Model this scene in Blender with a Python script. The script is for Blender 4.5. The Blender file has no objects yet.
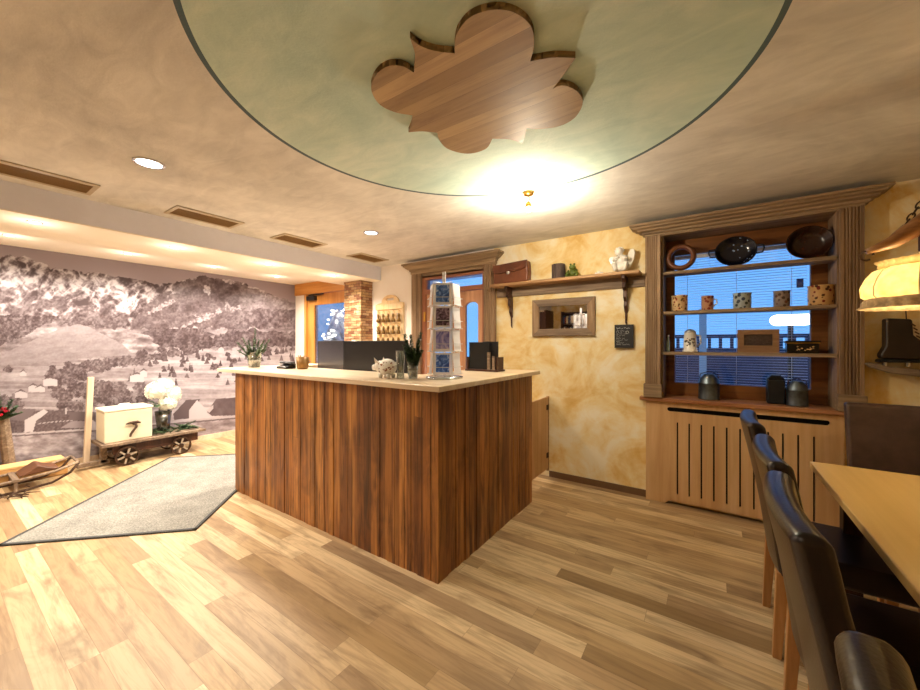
import bpy, bmesh, math, random
import numpy as np
from mathutils import Vector, Matrix
random.seed(7)
PI = math.pi
SC = bpy.context.scene
COL = SC.collection

# ---------------------------------------------------------------- camera, world, exposure
cam_data = bpy.data.cameras.new('camera')
cam_data.sensor_width = 36.0
cam_data.lens = 36.0 * 370.0 / 920.0
cam_data.shift_y = -2.0 / 920.0
cam_data.clip_start = 0.02
cam = bpy.data.objects.new('camera', cam_data)
COL.objects.link(cam)
cam.location = (0, 0, 1.35)
cam.rotation_euler = (PI / 2, 0, math.radians(34.25))
SC.camera = cam

world = bpy.data.worlds.new('dusk')
SC.world = world
world.use_nodes = True
wn = world.node_tree.nodes
wl = world.node_tree.links
bg = wn['Background']
bg.inputs['Strength'].default_value = 0.68
tc = wn.new('ShaderNodeTexCoord'); sp = wn.new('ShaderNodeSeparateXYZ'); rp = wn.new('ShaderNodeValToRGB')
wl.new(tc.outputs['Generated'], sp.inputs[0]); wl.new(sp.outputs['Z'], rp.inputs[0]); wl.new(rp.outputs[0], bg.inputs['Color'])
rp.color_ramp.elements[0].position = 0.0; rp.color_ramp.elements[0].color = (0.17, 0.47, 1.0, 1)
rp.color_ramp.elements[1].position = 0.5; rp.color_ramp.elements[1].color = (0.13, 0.36, 0.95, 1)

SC.view_settings.view_transform = 'Standard'
SC.view_settings.look = 'None'
SC.view_settings.exposure = 0.95
SC.view_settings.gamma = 1.0
SC.view_settings.use_curve_mapping = False

WARM = (1.0, 0.87, 0.71)
LEVEL = dict(left=72.0, main=46.0, spot=20.0, pendant=5.5, rear_fill=48.0)

# ---------------------------------------------------------------- helpers
def lin(c):
    if isinstance(c, str):
        c = [int(c[i:i + 2], 16) for i in (0, 2, 4)]
    o = []
    for v in c[:3]:
        v = v / 255.0
        o.append(v / 12.92 if v <= 0.04045 else ((v + 0.055) / 1.055) ** 2.4)
    return (o[0], o[1], o[2], 1.0)

class NT:
    def __init__(s, name):
        s.m = bpy.data.materials.new(name); s.m.use_nodes = True
        s.t = s.m.node_tree; s.n = s.t.nodes; s.b = s.n['Principled BSDF']
    def node(s, typ, **kw):
        x = s.n.new(typ)
        for k, v in kw.items():
            if k in x.inputs: x.inputs[k].default_value = v
            else: setattr(x, k, v)
        return x
    def link(s, a, b): s.t.links.new(a, b)
    def math(s, op, a, b=None, c=None):
        x = s.n.new('ShaderNodeMath'); x.operation = op
        for i, v in enumerate((a, b, c)):
            if v is None: continue
            if isinstance(v, (int, float)): x.inputs[i].default_value = v
            else: s.link(v, x.inputs[i])
        return x.outputs[0]
    def ramp(s, fac, stops, interp='LINEAR'):
        x = s.n.new('ShaderNodeValToRGB'); cr = x.color_ramp; cr.interpolation = interp
        while len(cr.elements) < len(stops): cr.elements.new(0.5)
        for e, (p, c) in zip(cr.elements, stops):
            e.position = p; e.color = lin(c)
        s.link(fac, x.inputs[0]); return x.outputs[0]
    def mix(s, fac, a, b, typ='MIX'):
        x = s.n.new('ShaderNodeMix'); x.data_type = 'RGBA'; x.blend_type = typ
        for i, v in ((0, fac), (6, a), (7, b)):
            if isinstance(v, (int, float)): x.inputs[i].default_value = v
            elif isinstance(v, tuple): x.inputs[i].default_value = v
            elif isinstance(v, str): x.inputs[i].default_value = lin(v)
            else: s.link(v, x.inputs[i])
        return x.outputs[2]
    def coord(s, scale=(1, 1, 1), loc=(0, 0, 0), rot=(0, 0, 0)):
        t = s.n.new('ShaderNodeTexCoord'); mp = s.n.new('ShaderNodeMapping')
        mp.inputs['Scale'].default_value = scale; mp.inputs['Location'].default_value = loc; mp.inputs['Rotation'].default_value = rot
        s.link(t.outputs['Object'], mp.inputs[0]); return mp.outputs[0]
    def noise(s, vec, scale=5, detail=4, rough=0.55, dist=0.0):
        x = s.node('ShaderNodeTexNoise', Scale=scale, Detail=detail, Roughness=rough, Distortion=dist)
        s.link(vec, x.inputs['Vector']); return x.outputs['Fac']
    def bump(s, h, strength=0.3, dist=0.01):
        x = s.node('ShaderNodeBump', Strength=strength, Distance=dist)
        s.link(h, x.inputs['Height']); s.link(x.outputs[0], s.b.inputs['Normal'])
    def base(s, c): s.link(c, s.b.inputs['Base Color'])

def plain(name, col, rough=0.5, metal=0.0, var=0.06, spec=0.5, scale=20, bump=0.0):
    m = NT(name); c = lin(col)
    f = m.noise(m.coord(), scale, 4)
    lo = tuple(max(0, v * (1 - var * 2)) for v in c[:3]) + (1,); hi = tuple(min(1, v * (1 + var * 2)) for v in c[:3]) + (1,)
    m.base(m.mix(f, lo, hi)); m.b.inputs['Roughness'].default_value = rough; m.b.inputs['Metallic'].default_value = metal
    m.b.inputs['Specular IOR Level'].default_value = spec
    if bump: m.bump(f, bump, 0.01)
    return m.m

def wood(name, dark, mid, light, axis='X', rough=0.5, scale=1.0, knots=True, bump=0.25, spec=0.4, stretch=0.06):
    m = NT(name)
    sc = {'X': (stretch, 1, 1), 'Y': (1, stretch, 1), 'Z': (1, 1, stretch)}[axis]
    v = m.coord(tuple(a * scale for a in sc))
    f = m.noise(v, 26, 6, 0.6, 0.6); g = m.noise(v, 7, 3, 0.5, 0.3)
    h = m.math('ADD', m.math('MULTIPLY', f, 0.6), m.math('MULTIPLY', g, 0.4))
    col = m.ramp(h, [(0.33, dark), (0.5, mid), (0.67, light)])
    if knots:
        k = m.node('ShaderNodeTexVoronoi', Scale=5.0 * scale); m.link(m.coord(tuple(a ** 0.5 for a in sc)), k.inputs['Vector'])
        col = m.mix(m.ramp(k.outputs['Distance'], [(0.03, 'cccccc'), (0.1, '000000')]), col, dark)
    m.base(col); m.b.inputs['Roughness'].default_value = rough; m.b.inputs['Specular IOR Level'].default_value = spec
    m.bump(f, bump, 0.004)
    return m.m

def emis(name, col, strength):
    m = NT(name); m.b.inputs['Base Color'].default_value = lin(col)
    m.b.inputs['Emission Color'].default_value = lin(col); m.b.inputs['Emission Strength'].default_value = strength
    return m.m

def glass(name, tint='ffffff', rough=0.0, gloss=0.12):
    m = NT(name); m.n.remove(m.b)
    t = m.node('ShaderNodeBsdfTransparent'); t.inputs['Color'].default_value = lin(tint)
    g = m.node('ShaderNodeBsdfGlossy', Roughness=0.03 + rough)
    mx = m.node('ShaderNodeMixShader'); lw = m.node('ShaderNodeLayerWeight', Blend=0.25)
    m.link(m.math('ADD', m.math('MULTIPLY', lw.outputs['Fresnel'], 0.6), gloss * 0.3), mx.inputs[0])
    m.link(t.outputs[0], mx.inputs[1]); m.link(g.outputs[0], mx.inputs[2])
    m.link(mx.outputs[0], m.n['Material Output'].inputs['Surface']); return m.m

# geometry into a bmesh
def B(): return bmesh.new()
def box(bm, x0, y0, z0, x1, y1, z1):
    vs = [bm.verts.new(p) for p in ((x0,y0,z0),(x1,y0,z0),(x1,y1,z0),(x0,y1,z0),(x0,y0,z1),(x1,y0,z1),(x1,y1,z1),(x0,y1,z1))]
    for f in ((3,2,1,0),(4,5,6,7),(0,1,5,4),(1,2,6,5),(2,3,7,6),(3,0,4,7)): bm.faces.new([vs[i] for i in f])
    return vs
def cbox(bm, c, d): return box(bm, c[0]-d[0]/2, c[1]-d[1]/2, c[2]-d[2]/2, c[0]+d[0]/2, c[1]+d[1]/2, c[2]+d[2]/2)
def lathe(bm, prof, c=(0,0,0), seg=24, axis='Z', closed=False):
    rings = []
    for r, h in prof:
        ring = []
        for i in range(seg):
            a = 2*PI*i/seg; u, v = r*math.cos(a), r*math.sin(a)
            p = {'Z': (u, v, h), 'Y': (u, h, v), 'X': (h, u, v)}[axis]
            ring.append(bm.verts.new((c[0]+p[0], c[1]+p[1], c[2]+p[2])))
        rings.append(ring)
    n = len(rings)
    for k in range(n if closed else n-1):
        a, b = rings[k], rings[(k+1) % n]
        for i in range(seg):
            j = (i+1) % seg; bm.faces.new((a[i], a[j], b[j], b[i]))
    if not closed:
        if prof[0][0] > 1e-5: bm.faces.new(rings[0][::-1])
        if prof[-1][0] > 1e-5: bm.faces.new(rings[-1])
def tube(bm, pts, r, seg=8, closed=False):
    pts = [Vector(p) for p in pts]; n = len(pts); rings = []
    up = Vector((0, 0, 1))
    prev = None
    for i, p in enumerate(pts):
        if closed: d = pts[(i+1) % n] - pts[i-1]
        else: d = pts[min(i+1, n-1)] - pts[max(i-1, 0)]
        d.normalize()
        if prev is None:
            a = d.cross(up)
            if a.length < 0.05: a = d.cross(Vector((1, 0, 0)))
        else:
            a = prev - d * prev.dot(d)
            if a.length < 1e-4: a = d.cross(up)
        a.normalize(); prev = a; b = d.cross(a)
        rr = r[i] if isinstance(r, (list, tuple)) else r
        rings.append([bm.verts.new(p + (a*math.cos(2*PI*k/seg) + b*math.sin(2*PI*k/seg))*rr) for k in range(seg)])
    m = n if closed else n-1
    for i in range(m):
        A, C = rings[i], rings[(i+1) % n]
        for k in range(seg):
            j = (k+1) % seg; bm.faces.new((A[k], A[j], C[j], C[k]))
    if not closed: bm.faces.new(rings[0][::-1]); bm.faces.new(rings[-1])
def ball(bm, c, r, sub=2, sx=1, sy=1, sz=1, rot=None):
    M = Matrix.Translation(c) @ (rot.to_4x4() if rot else Matrix.Identity(4)) @ Matrix.Diagonal((r*sx, r*sy, r*sz, 1))
    bmesh.ops.create_icosphere(bm, subdivisions=sub, radius=1, matrix=M)
def prism(bm, poly, a0, a1, axis='Z'):
    def P(u, v, a): return {'Z': (u, v, a), 'Y': (u, a, v), 'X': (a, u, v)}[axis]
    A = [bm.verts.new(P(u, v, a0)) for u, v in poly]; C = [bm.verts.new(P(u, v, a1)) for u, v in poly]
    n = len(poly)
    bm.faces.new(A[::-1]); bm.faces.new(C)
    for i in range(n): bm.faces.new((A[i], A[(i+1) % n], C[(i+1) % n], C[i]))
def plate(outline, holes, a0, a1, axis='Y'):
    """extruded outline with real holes"""
    cu = bpy.data.curves.new('plate', 'CURVE'); cu.dimensions = '2D'; cu.fill_mode = 'BOTH'; cu.extrude = abs(a1-a0)/2
    for poly in [outline] + holes:
        s = cu.splines.new('POLY'); s.points.add(len(poly)-1); s.use_cyclic_u = True
        for p, (u, v) in zip(s.points, poly): p.co = (u, v, 0, 1)
    o = bpy.data.objects.new('plate', cu); COL.objects.link(o)
    dg = bpy.context.evaluated_depsgraph_get(); me = bpy.data.meshes.new_from_object(o.evaluated_get(dg))
    bm = bmesh.new(); bm.from_mesh(me)
    bpy.data.objects.remove(o); bpy.data.curves.remove(cu); bpy.data.meshes.remove(me)
    mid = (a0+a1)/2
    for v in bm.verts:
        u, w, h = v.co
        v.co = {'Y': (u, mid+h, w), 'Z': (u, w, mid+h), 'X': (mid+h, u, w)}[axis]
    bmesh.ops.remove_doubles(bm, verts=bm.verts, dist=1e-5)
    return bm
def rect(x0, z0, x1, z1): return [(x0, z0), (x1, z0), (x1, z1), (x0, z1)]
def stadium(x0, z0, x1, z1, n=8):
    r = (z1-z0)/2; zc = (z0+z1)/2; out = []
    for i in range(n+1): a = -PI/2 + PI*i/n; out.append((x1-r+r*math.cos(a), zc+r*math.sin(a)))
    for i in range(n+1): a = PI/2 + PI*i/n; out.append((x0+r+r*math.cos(a), zc+r*math.sin(a)))
    return out

def ob(name, bm, mat, parent=None, loc=(0,0,0), bevel=0.0, seg=2, smooth=False, sub=0, shift=None):
    if shift is not None: bmesh.ops.translate(bm, verts=bm.verts, vec=(-shift[0], -shift[1], -shift[2]))
    bmesh.ops.recalc_face_normals(bm, faces=bm.faces)
    me = bpy.data.meshes.new(name); bm.to_mesh(me); bm.free()
    if smooth:
        for p in me.polygons: p.use_smooth = True
    me.materials.append(mat)
    o = bpy.data.objects.new(name, me); COL.objects.link(o); o.location = loc
    if parent: o.parent = parent
    if bevel:
        b = o.modifiers.new('bevel', 'BEVEL'); b.width = bevel; b.segments = seg; b.limit_method = 'ANGLE'; b.angle_limit = math.radians(40)
    if sub:
        s = o.modifiers.new('subdivision', 'SUBSURF'); s.levels = sub; s.render_levels = sub
    if smooth and (bevel or smooth == 'auto'):
        w = o.modifiers.new('normals', 'WEIGHTED_NORMAL'); w.keep_sharp = False
    return o
def tag(o, label, cat, group=None):
    o['label'] = label; o['category'] = cat
    if group: o['group'] = group
    return o
def solo(name, bm, mat, label, cat, loc, group=None, **kw):
    """thing that is one mesh, built in world coordinates, origin at loc"""
    o = ob(name, bm, mat, None, loc, shift=loc, **kw); return tag(o, label, cat, group)
class Thing:
    def __init__(s, name, label, cat, loc=(0,0,0), group=None, rotz=0, local=False):
        s.e = bpy.data.objects.new(name, None); COL.objects.link(s.e); s.e.location = loc; s.e.rotation_euler = (0, 0, rotz)
        s.e.empty_display_size = 0.05
        s.loc = (0, 0, 0) if local else loc
        if label: tag(s.e, label, cat, group)
    def add(s, name, bm, mat, parent=None, **kw): return ob(name, bm, mat, parent or s.e, shift=s.loc, **kw)
def dup(root, loc, rotz=None, label=None, group=None):
    def cp(o, par):
        c = o.copy(); COL.objects.link(c)
        if par: c.parent = par
        for ch in o.children: cp(ch, c)
        return c
    r = cp(root, None); r.location = loc
    if rotz is not None: r.rotation_euler = (0, 0, rotz)
    if label: r['label'] = label
    if group: r['group'] = group
    return r
def struct(name, bm, mat, parent=None, **kw):
    o = ob(name, bm, mat, parent, **kw); o['kind'] = 'structure'; return o
def struct_root(name, loc=(0,0,0)):
    t = Thing(name, None, None, loc); t.e['kind'] = 'structure'; return t
def light(name, kind, loc, energy, col=WARM, size=0.05, parent=None, rot=None, spot=None, blend=0.6):
    l = bpy.data.lights.new(name, kind); l.energy = energy; l.color = col
    if kind == 'AREA': l.size = size; l.shape = 'DISK'
    else: l.shadow_soft_size = size
    if kind == 'SPOT': l.spot_size = spot; l.spot_blend = blend
    o = bpy.data.objects.new(name, l); COL.objects.link(o); o.location = loc
    if rot: o.rotation_euler = rot
    if parent: o.parent = parent
    return o

# ---------------------------------------------------------------- materials
def planks_material(name, L, W, long_axis, tints, grain_dark, rough=0.4, gap=0.004, grain=0.35, diag=False, seed=0.0, streak=False):
    m = NT(name)
    t = m.n.new('ShaderNodeTexCoord'); s = m.n.new('ShaderNodeSeparateXYZ'); m.link(t.outputs['Object'], s.inputs[0])
    X, Y, Z = s.outputs
    if long_axis == 'X': u, v = X, Y
    else: u, v = Z, m.math('ADD', X, Y)
    v = m.math('ADD', v, 20.0 + seed); u = m.math('ADD', u, 20.0)
    vr = m.math('DIVIDE', v, W); row = m.math('FLOOR', vr)
    w1 = m.node('ShaderNodeTexWhiteNoise', noise_dimensions='1D'); m.link(row, w1.inputs['W'])
    ur = m.math('ADD', m.math('DIVIDE', u, L), m.math('MULTIPLY', w1.outputs['Value'], 7.0)); colm = m.math('FLOOR', ur)
    w2 = m.node('ShaderNodeTexWhiteNoise', noise_dimensions='1D'); m.link(m.math('ADD', m.math('MULTIPLY', row, 13.37), m.math('MULTIPLY', colm, 3.71)), w2.inputs['W'])
    rnd = w2.outputs['Value']
    # grain
    cb = m.n.new('ShaderNodeCombineXYZ'); m.link(m.math('ADD', m.math('MULTIPLY', u, 1.0), m.math('MULTIPLY', rnd, 50)), cb.inputs[0])
    m.link(m.math('MULTIPLY', v, 16.0), cb.inputs[1]); m.link(m.math('MULTIPLY', rnd, 20.0), cb.inputs[2])
    g = m.noise(cb.outputs[0], 2.2, 8, 0.65, 0.8)
    cb2 = m.n.new('ShaderNodeCombineXYZ'); m.link(m.math('ADD', u, m.math('MULTIPLY', rnd, 9)), cb2.inputs[0]); m.link(m.math('MULTIPLY', v, 4.0 if not streak else 7.0), cb2.inputs[1])
    g2 = m.noise(cb2.outputs[0], 2.0, 4, 0.6, 1.0)
    col = m.ramp(rnd, tints)
    col = m.mix(m.ramp(g, [(0.48, '000000'), (0.70, 'f0f0f0')]), col, grain_dark, 'MIX') if streak else m.mix(m.math('MULTIPLY', m.ramp(g, [(0.45, '000000'), (0.8, 'ffffff')]), grain), col, grain_dark)
    col = m.mix(m.math('MULTIPLY', m.ramp(g2, [(0.5, '000000'), (0.75, 'ffffff')]), grain), col, grain_dark)
    if streak:
        bl = m.noise(m.coord((1.2, 1.2, 0.8)), 2.6, 4, 0.6, 0.7)
        col = m.mix(m.math('MULTIPLY', m.ramp(bl, [(0.48, '000000'), (0.66, 'ffffff')]), 0.5), col, grain_dark)
        lt_ = m.noise(m.coord((9, 9, 0.7)), 1.7, 3, 0.5)
        col = m.mix(m.math('MULTIPLY', m.ramp(lt_, [(0.55, '000000'), (0.72, 'ffffff')]), 0.6), col, 'd8984e')
    # knots
    kv = m.n.new('ShaderNodeCombineXYZ'); m.link(m.math('MULTIPLY', u, 2.2), kv.inputs[0]); m.link(m.math('MULTIPLY', v, 5.0), kv.inputs[1])
    k = m.node('ShaderNodeTexVoronoi', Scale=1.0); m.link(kv.outputs[0], k.inputs['Vector'])
    col = m.mix(m.ramp(k.outputs['Distance'], [(0.03, 'b0b0b0'), (0.11, '000000')]), col, grain_dark)
    # gaps
    fv = m.math('FRACT', vr); fu = m.math('FRACT', ur)
    gv = m.math('LESS_THAN', fv, gap / W); gu = m.math('LESS_THAN', fu, gap / L)
    gp = m.math('MAXIMUM', gv, gu)
    col = m.mix(m.math('MULTIPLY', gp, 0.6), col, grain_dark)
    m.base(col); m.b.inputs['Roughness'].default_value = rough
    rr = m.math('ADD', m.math('MULTIPLY', g, 0.25), rough - 0.1); m.link(rr, m.b.inputs['Roughness'])
    m.bump(m.math('SUBTRACT', m.math('MULTIPLY', g, 0.25), gp), 0.35, 0.003)
    return m.m

M = {}
M['floor'] = planks_material('floor_planks', 1.5, 0.096, 'X', [(0.0, '9c8262'), (0.25, 'b69870'), (0.5, 'cbb088'), (0.75, 'e2cba2'), (0.9, 'c4a67a'), (1.0, '92764f')], '74593b', 0.4, 0.002, 0.8)
M['counter'] = planks_material('reclaimed_planks', 60.0, 0.062, 'Z', [(0.0, '6e411e'), (0.2, 'ad6e30'), (0.4, '7c4a22'), (0.6, 'c98743'), (0.8, '925a28'), (1.0, 'b57836')], '381c0b', 0.42, 0.003, 0.75, streak=True)
def counter_tint(m): pass

def wall_paint(name, stops, scale=1.3, rough=0.8, bump=0.25):
    m = NT(name); v = m.coord()
    a = m.noise(v, scale, 7, 0.62, 1.6); b = m.noise(v, scale * 3.1, 5, 0.6, 0.8)
    f = m.math('ADD', m.math('MULTIPLY', a, 0.65), m.math('MULTIPLY', b, 0.35))
    m.base(m.ramp(f, stops)); m.b.inputs['Roughness'].default_value = rough; m.b.inputs['Specular IOR Level'].default_value = 0.25
    m.bump(m.noise(v, 60, 6, 0.7), bump, 0.004); return m.m
M['yellow'] = wall_paint('ochre_sponged_plaster', [(0.33, 'd4a050'), (0.41, 'e4bf78'), (0.50, 'efd9a4'), (0.60, 'f7edd4')], 1.6)
M['white'] = wall_paint('white_plaster', [(0.3, 'efe3d6'), (0.6, 'f6eee6')], 1.0)
M['whitetrim'] = plain('white_painted_wood', 'f1e6d8', 0.45)
M['cream'] = wall_paint('cream_ceiling_paint', [(0.3, 'fbf0dc'), (0.6, 'fff7e8')], 0.8, bump=0.05)

def ceiling_material():
    m = NT('brushed_plaster_ceiling')
    t = m.n.new('ShaderNodeTexCoord'); v = t.outputs['Object']
    a = m.noise(v, 1.1, 6, 0.6, 1.2); b = m.noise(m.coord((1, 2.5, 1)), 4.0, 5, 0.6, 1.0)
    f = m.math('ADD', m.math('MULTIPLY', a, 0.6), m.math('MULTIPLY', b, 0.4))
    outer = m.ramp(f, [(0.34, 'c4c1bc'), (0.5, 'dad7d1'), (0.64, 'ebe8e2')])
    inner = m.ramp(f, [(0.34, 'b2cdc4'), (0.5, 'c8ddd2'), (0.64, 'dceade')])
    s = m.n.new('ShaderNodeSeparateXYZ'); m.link(v, s.inputs[0])
    dx = m.math('ADD', s.outputs[0], 0.840); dy = m.math('SUBTRACT', s.outputs[1], 1.357)
    d = m.math('SQRT', m.math('ADD', m.math('MULTIPLY', dx, dx), m.math('MULTIPLY', dy, dy)))
    col = m.mix(m.math('LESS_THAN', d, 1.045), outer, inner)
    line = m.math('LESS_THAN', m.math('ABSOLUTE', m.math('SUBTRACT', d, 1.045)), 0.0105)
    col = m.mix(m.math('MULTIPLY', line, 0.93), col, '3d5660')
    m.base(col); m.b.inputs['Roughness'].default_value = 0.75; m.b.inputs['Specular IOR Level'].default_value = 0.3
    m.bump(m.noise(v, 55, 6, 0.75), 0.5, 0.006); return m.m
M['ceiling'] = ceiling_material()

M['cloud'] = planks_material('cloud_boards', 5.0, 0.075, 'X', [(0.0, 'a08258'), (0.35, 'b59768'), (0.7, 'c2a276'), (1.0, '987a50')], '6b4d33', 0.5, 0.002, 0.5)
M['oldwood'] = wood('weathered_wood', '6a5641', '91795c', 'b39b7c', 'X', 0.7, 1.2, True, 0.5)
M['oldwood_v'] = wood('weathered_wood_upright', '6b5440', '93775a', 'b2977a', 'Z', 0.7, 1.2, True, 0.5)
M['shelfwood'] = wood('rustic_board', '8a6544', 'b48c62', 'cfab80', 'X', 0.6, 1.0, True, 0.3)
M['greywood'] = wood('grey_driftwood', '5d4d41', '86725f', 'a8967f', 'X', 0.75, 1.5, True, 0.5)
M['pine'] = wood('honey_pine', 'b8742f', 'd08c40', 'e0a45a', 'Z', 0.4, 0.7, False, 0.1)
M['pine_h'] = wood('honey_pine_rail', 'b8742f', 'd08c40', 'e0a45a', 'X', 0.4, 0.7, False, 0.1)
M['doorpine'] = wood('brown_pine', 'a06c4a', 'be8a66', 'd2a27e', 'Z', 0.45, 0.7, False, 0.1)
M['radiator'] = wood('radiator_cover_pine', 'bd9060', 'd0a878', 'deba8e', 'Z', 0.5, 0.6, True, 0.1)
M['winwood'] = wood('orange_window_wood', '5a3416', '7c4c24', '966233', 'X', 0.4, 0.8, False, 0.1)
M['ctop'] = wood('pale_counter_laminate', 'c8ad8d', 'dcc6a8', 'e9d9c1', 'X', 0.3, 0.6, False, 0.03)
M['tabletop'] = wood('golden_table_top', 'd8b068', 'e4be78', 'eccb8a', 'Y', 0.3, 0.5, False, 0.03)
M['chairleg'] = wood('light_chair_leg', '9a6c3c', 'b78450', 'cb9a64', 'Z', 0.4, 1, False, 0.05)
M['darkwood'] = wood('dark_brown_wood', '2c180e', '45281a', '5f3b26', 'Z', 0.45, 1, False, 0.2)
M['black'] = plain('black_plastic', '101114', 0.35, 0, 0.02)
M['screen'] = plain('black_monitor_shell', '15161a', 0.3, 0, 0.02)
M['slot'] = plain('dark_recess', '0b0807', 0.9)
M['white_c'] = plain('white_glazed_ceramic', 'f2eee6', 0.2, 0, 0.02)
M['metal'] = plain('chrome_wire', 'c9cacc', 0.25, 1.0)
M['tin'] = plain('galvanised_tin', '6d7780', 0.38, 0.9, 0.25, scale=30)
M['darktin'] = plain('dark_tin', '2a2c30', 0.45, 0.6, 0.2)
M['iron'] = plain('rusty_iron', '4b372a', 0.6, 0.6, 0.3)
M['brass'] = plain('brass', 'c99a4a', 0.3, 1.0)
M['leaf'] = plain('fir_green', '2f4a2c', 0.6, 0, 0.35, scale=40)
M['leaf2'] = plain('pale_fir_green', '3f5636', 0.6, 0, 0.3, scale=40)
M['glass'] = glass('clear_glass')
M['thick_glass'] = glass('drinking_glass', 'e6ecea', 0.0, 0.5)
M['paper'] = plain('white_card', 'ece9ee', 0.5, 0, 0.02)

def leather(name, a, b, rough=0.33):
    m = NT(name); v = m.coord()
    f = m.noise(v, 6, 5, 0.6); m.base(m.ramp(f, [(0.35, a), (0.65, b)]))
    vo = m.node('ShaderNodeTexVoronoi', Scale=180.0); m.link(v, vo.inputs['Vector'])
    m.b.inputs['Roughness'].default_value = rough; m.bump(vo.outputs['Distance'], 0.12, 0.002)
    m.b.inputs['Specular IOR Level'].default_value = 0.6; return m.m
M['leather'] = leather('dark_brown_leather', '1a1210', '2c1f1b', 0.28)
M['bag'] = leather('chestnut_leather', '5f3018', '7e4628', 0.45)

def stone_material():
    m = NT('stacked_stone'); t = m.n.new('ShaderNodeTexCoord'); s = m.n.new('ShaderNodeSeparateXYZ'); m.link(t.outputs['Object'], s.inputs[0])
    cb = m.n.new('ShaderNodeCombineXYZ'); m.link(m.math('ADD', s.outputs[0], s.outputs[1]), cb.inputs[0]); m.link(s.outputs[2], cb.inputs[1])
    br = m.node('ShaderNodeTexBrick', Scale=1.0, offset=0.5, offset_frequency=2); m.link(cb.outputs[0], br.inputs['Vector'])
    br.inputs['Brick Width'].default_value = 0.115; br.inputs['Row Height'].default_value = 0.036; br.inputs['Mortar Size'].default_value = 0.0022
    br.inputs['Color1'].default_value = (0, 0, 0, 1); br.inputs['Color2'].default_value = (1, 1, 1, 1); br.inputs['Mortar'].default_value = (0.2, 0.2, 0.2, 1)
    c = m.ramp(br.outputs['Color'], [(0.0, '8d5a42'), (0.25, 'b98a5c'), (0.5, 'd8b585'), (0.75, 'a9775a'), (1.0, 'e0c49c')])
    n = m.noise(t.outputs['Object'], 30, 5, 0.7); c = m.mix(m.math('MULTIPLY', m.ramp(n, [(0.4, '000000'), (0.7, 'ffffff')]), 0.5), c, '6a4a38')
    c = m.mix(br.outputs['Fac'], c, '4c3a2c')
    m.base(c); m.b.inputs['Roughness'].default_value = 0.85
    m.bump(m.math('SUBTRACT', m.math('ADD', n, br.outputs['Color']), m.math('MULTIPLY', br.outputs['Fac'], 2.0)), 0.8, 0.01); return m.m
M['stone'] = stone_material()
def carpet_material():
    m = NT('grey_entrance_mat'); v = m.coord()
    n = m.noise(v, 90, 6, 0.8); n2 = m.noise(v, 5, 3)
    f = m.math('ADD', m.math('MULTIPLY', n, 0.8), m.math('MULTIPLY', n2, 0.2))
    m.base(m.ramp(f, [(0.38, '64635f'), (0.5, '8b8a84'), (0.62, 'b0aea6')])); m.b.inputs['Roughness'].default_value = 0.95
    m.bump(n, 0.8, 0.006); return m.m
M['mat'] = carpet_material()
def spotted(name, base, spots, scale=40, thr=0.28, rough=0.3, metal=0.0):
    m = NT(name); v = m.coord(); vo = m.node('ShaderNodeTexVoronoi', Scale=float(scale)); m.link(v, vo.inputs['Vector'])
    s = m.n.new('ShaderNodeSeparateColor'); m.link(vo.outputs['Color'], s.inputs[0])
    sc = m.ramp(s.outputs[0], [(i / max(1, len(spots)-1), c) for i, c in enumerate(spots)], 'CONSTANT' if len(spots) > 1 else 'LINEAR') if len(spots) > 1 else None
    msk = m.math('LESS_THAN', vo.outputs['Distance'], thr)
    m.base(m.mix(msk, base, sc if sc else spots[0])); m.b.inputs['Roughness'].default_value = rough; m.b.inputs['Metallic'].default_value = metal; return m.m

# ---------------------------------------------------------------- the room
W = 3.61       # plane of the long yellow wall
H = 2.40
XM = -5.83     # mural wall
XR, YB = 2.3, -3.0
bm = B(); box(bm, XM-0.2, YB-0.2, -0.15, XR+0.2, W+0.3, 0); struct('floor', bm, M['floor'])
bm = B(); box(bm, -3.78, YB-0.2, H, XR+0.2, W+0.3, H+0.2); struct('ceiling', bm, M['ceiling'])
bm = B(); box(bm, XM-0.2, YB-0.2, 2.33, -4.52, W+0.3, H+0.2); struct('ceiling_left', bm, M['cream'])
bm = B(); box(bm, -4.52, YB-0.2, 2.215, -3.78, W+0.3, H+0.2); struct('trim_1', bm, plain('daylight_tinted_beam', 'e6e6f2', 0.7, var=0.02))  # lavender tint is blue daylight put into the beam's colour
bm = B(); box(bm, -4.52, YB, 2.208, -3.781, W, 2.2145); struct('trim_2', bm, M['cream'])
bm = B(); box(bm, XM-0.2, YB-0.2, 0, XM, W+0.3, 2.33); struct('wall_left', bm, M['white'])
bm = B(); box(bm, XR, YB, 0, XR+0.2, W+0.3, H); struct('wall_right', bm, M['yellow'])
bm = B(); box(bm, XM, YB-0.2, 0, XR, YB, H); struct('wall_front', bm, M['yellow'])
# back wall: white part with the two doors, ochre part with the window
D1 = (-5.55, -4.33, 2.33); D2 = (-3.03, -2.10, 2.15)
bm = plate([(XM, 0), (D1[0], 0), (D1[0], D1[2]), (D1[1], D1[2]), (D1[1], 0), (D2[0], 0), (D2[0], D2[2]), (D2[1], D2[2]), (D2[1], 0), (-2.0, 0), (-2.0, 2.42), (XM, 2.42)], [], W, W+0.24)
struct('wall_back', bm, M['white'])
NX0, NX1, NZ0, NZ1 = -0.36, 0.73, 0.845, 2.30
bm = plate(rect(-2.0, 0, XR, H+0.01), [rect(NX0, NZ0, NX1, NZ1)], W, W+0.24)
struct('wall_back_ochre', bm, M['yellow'])
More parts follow.
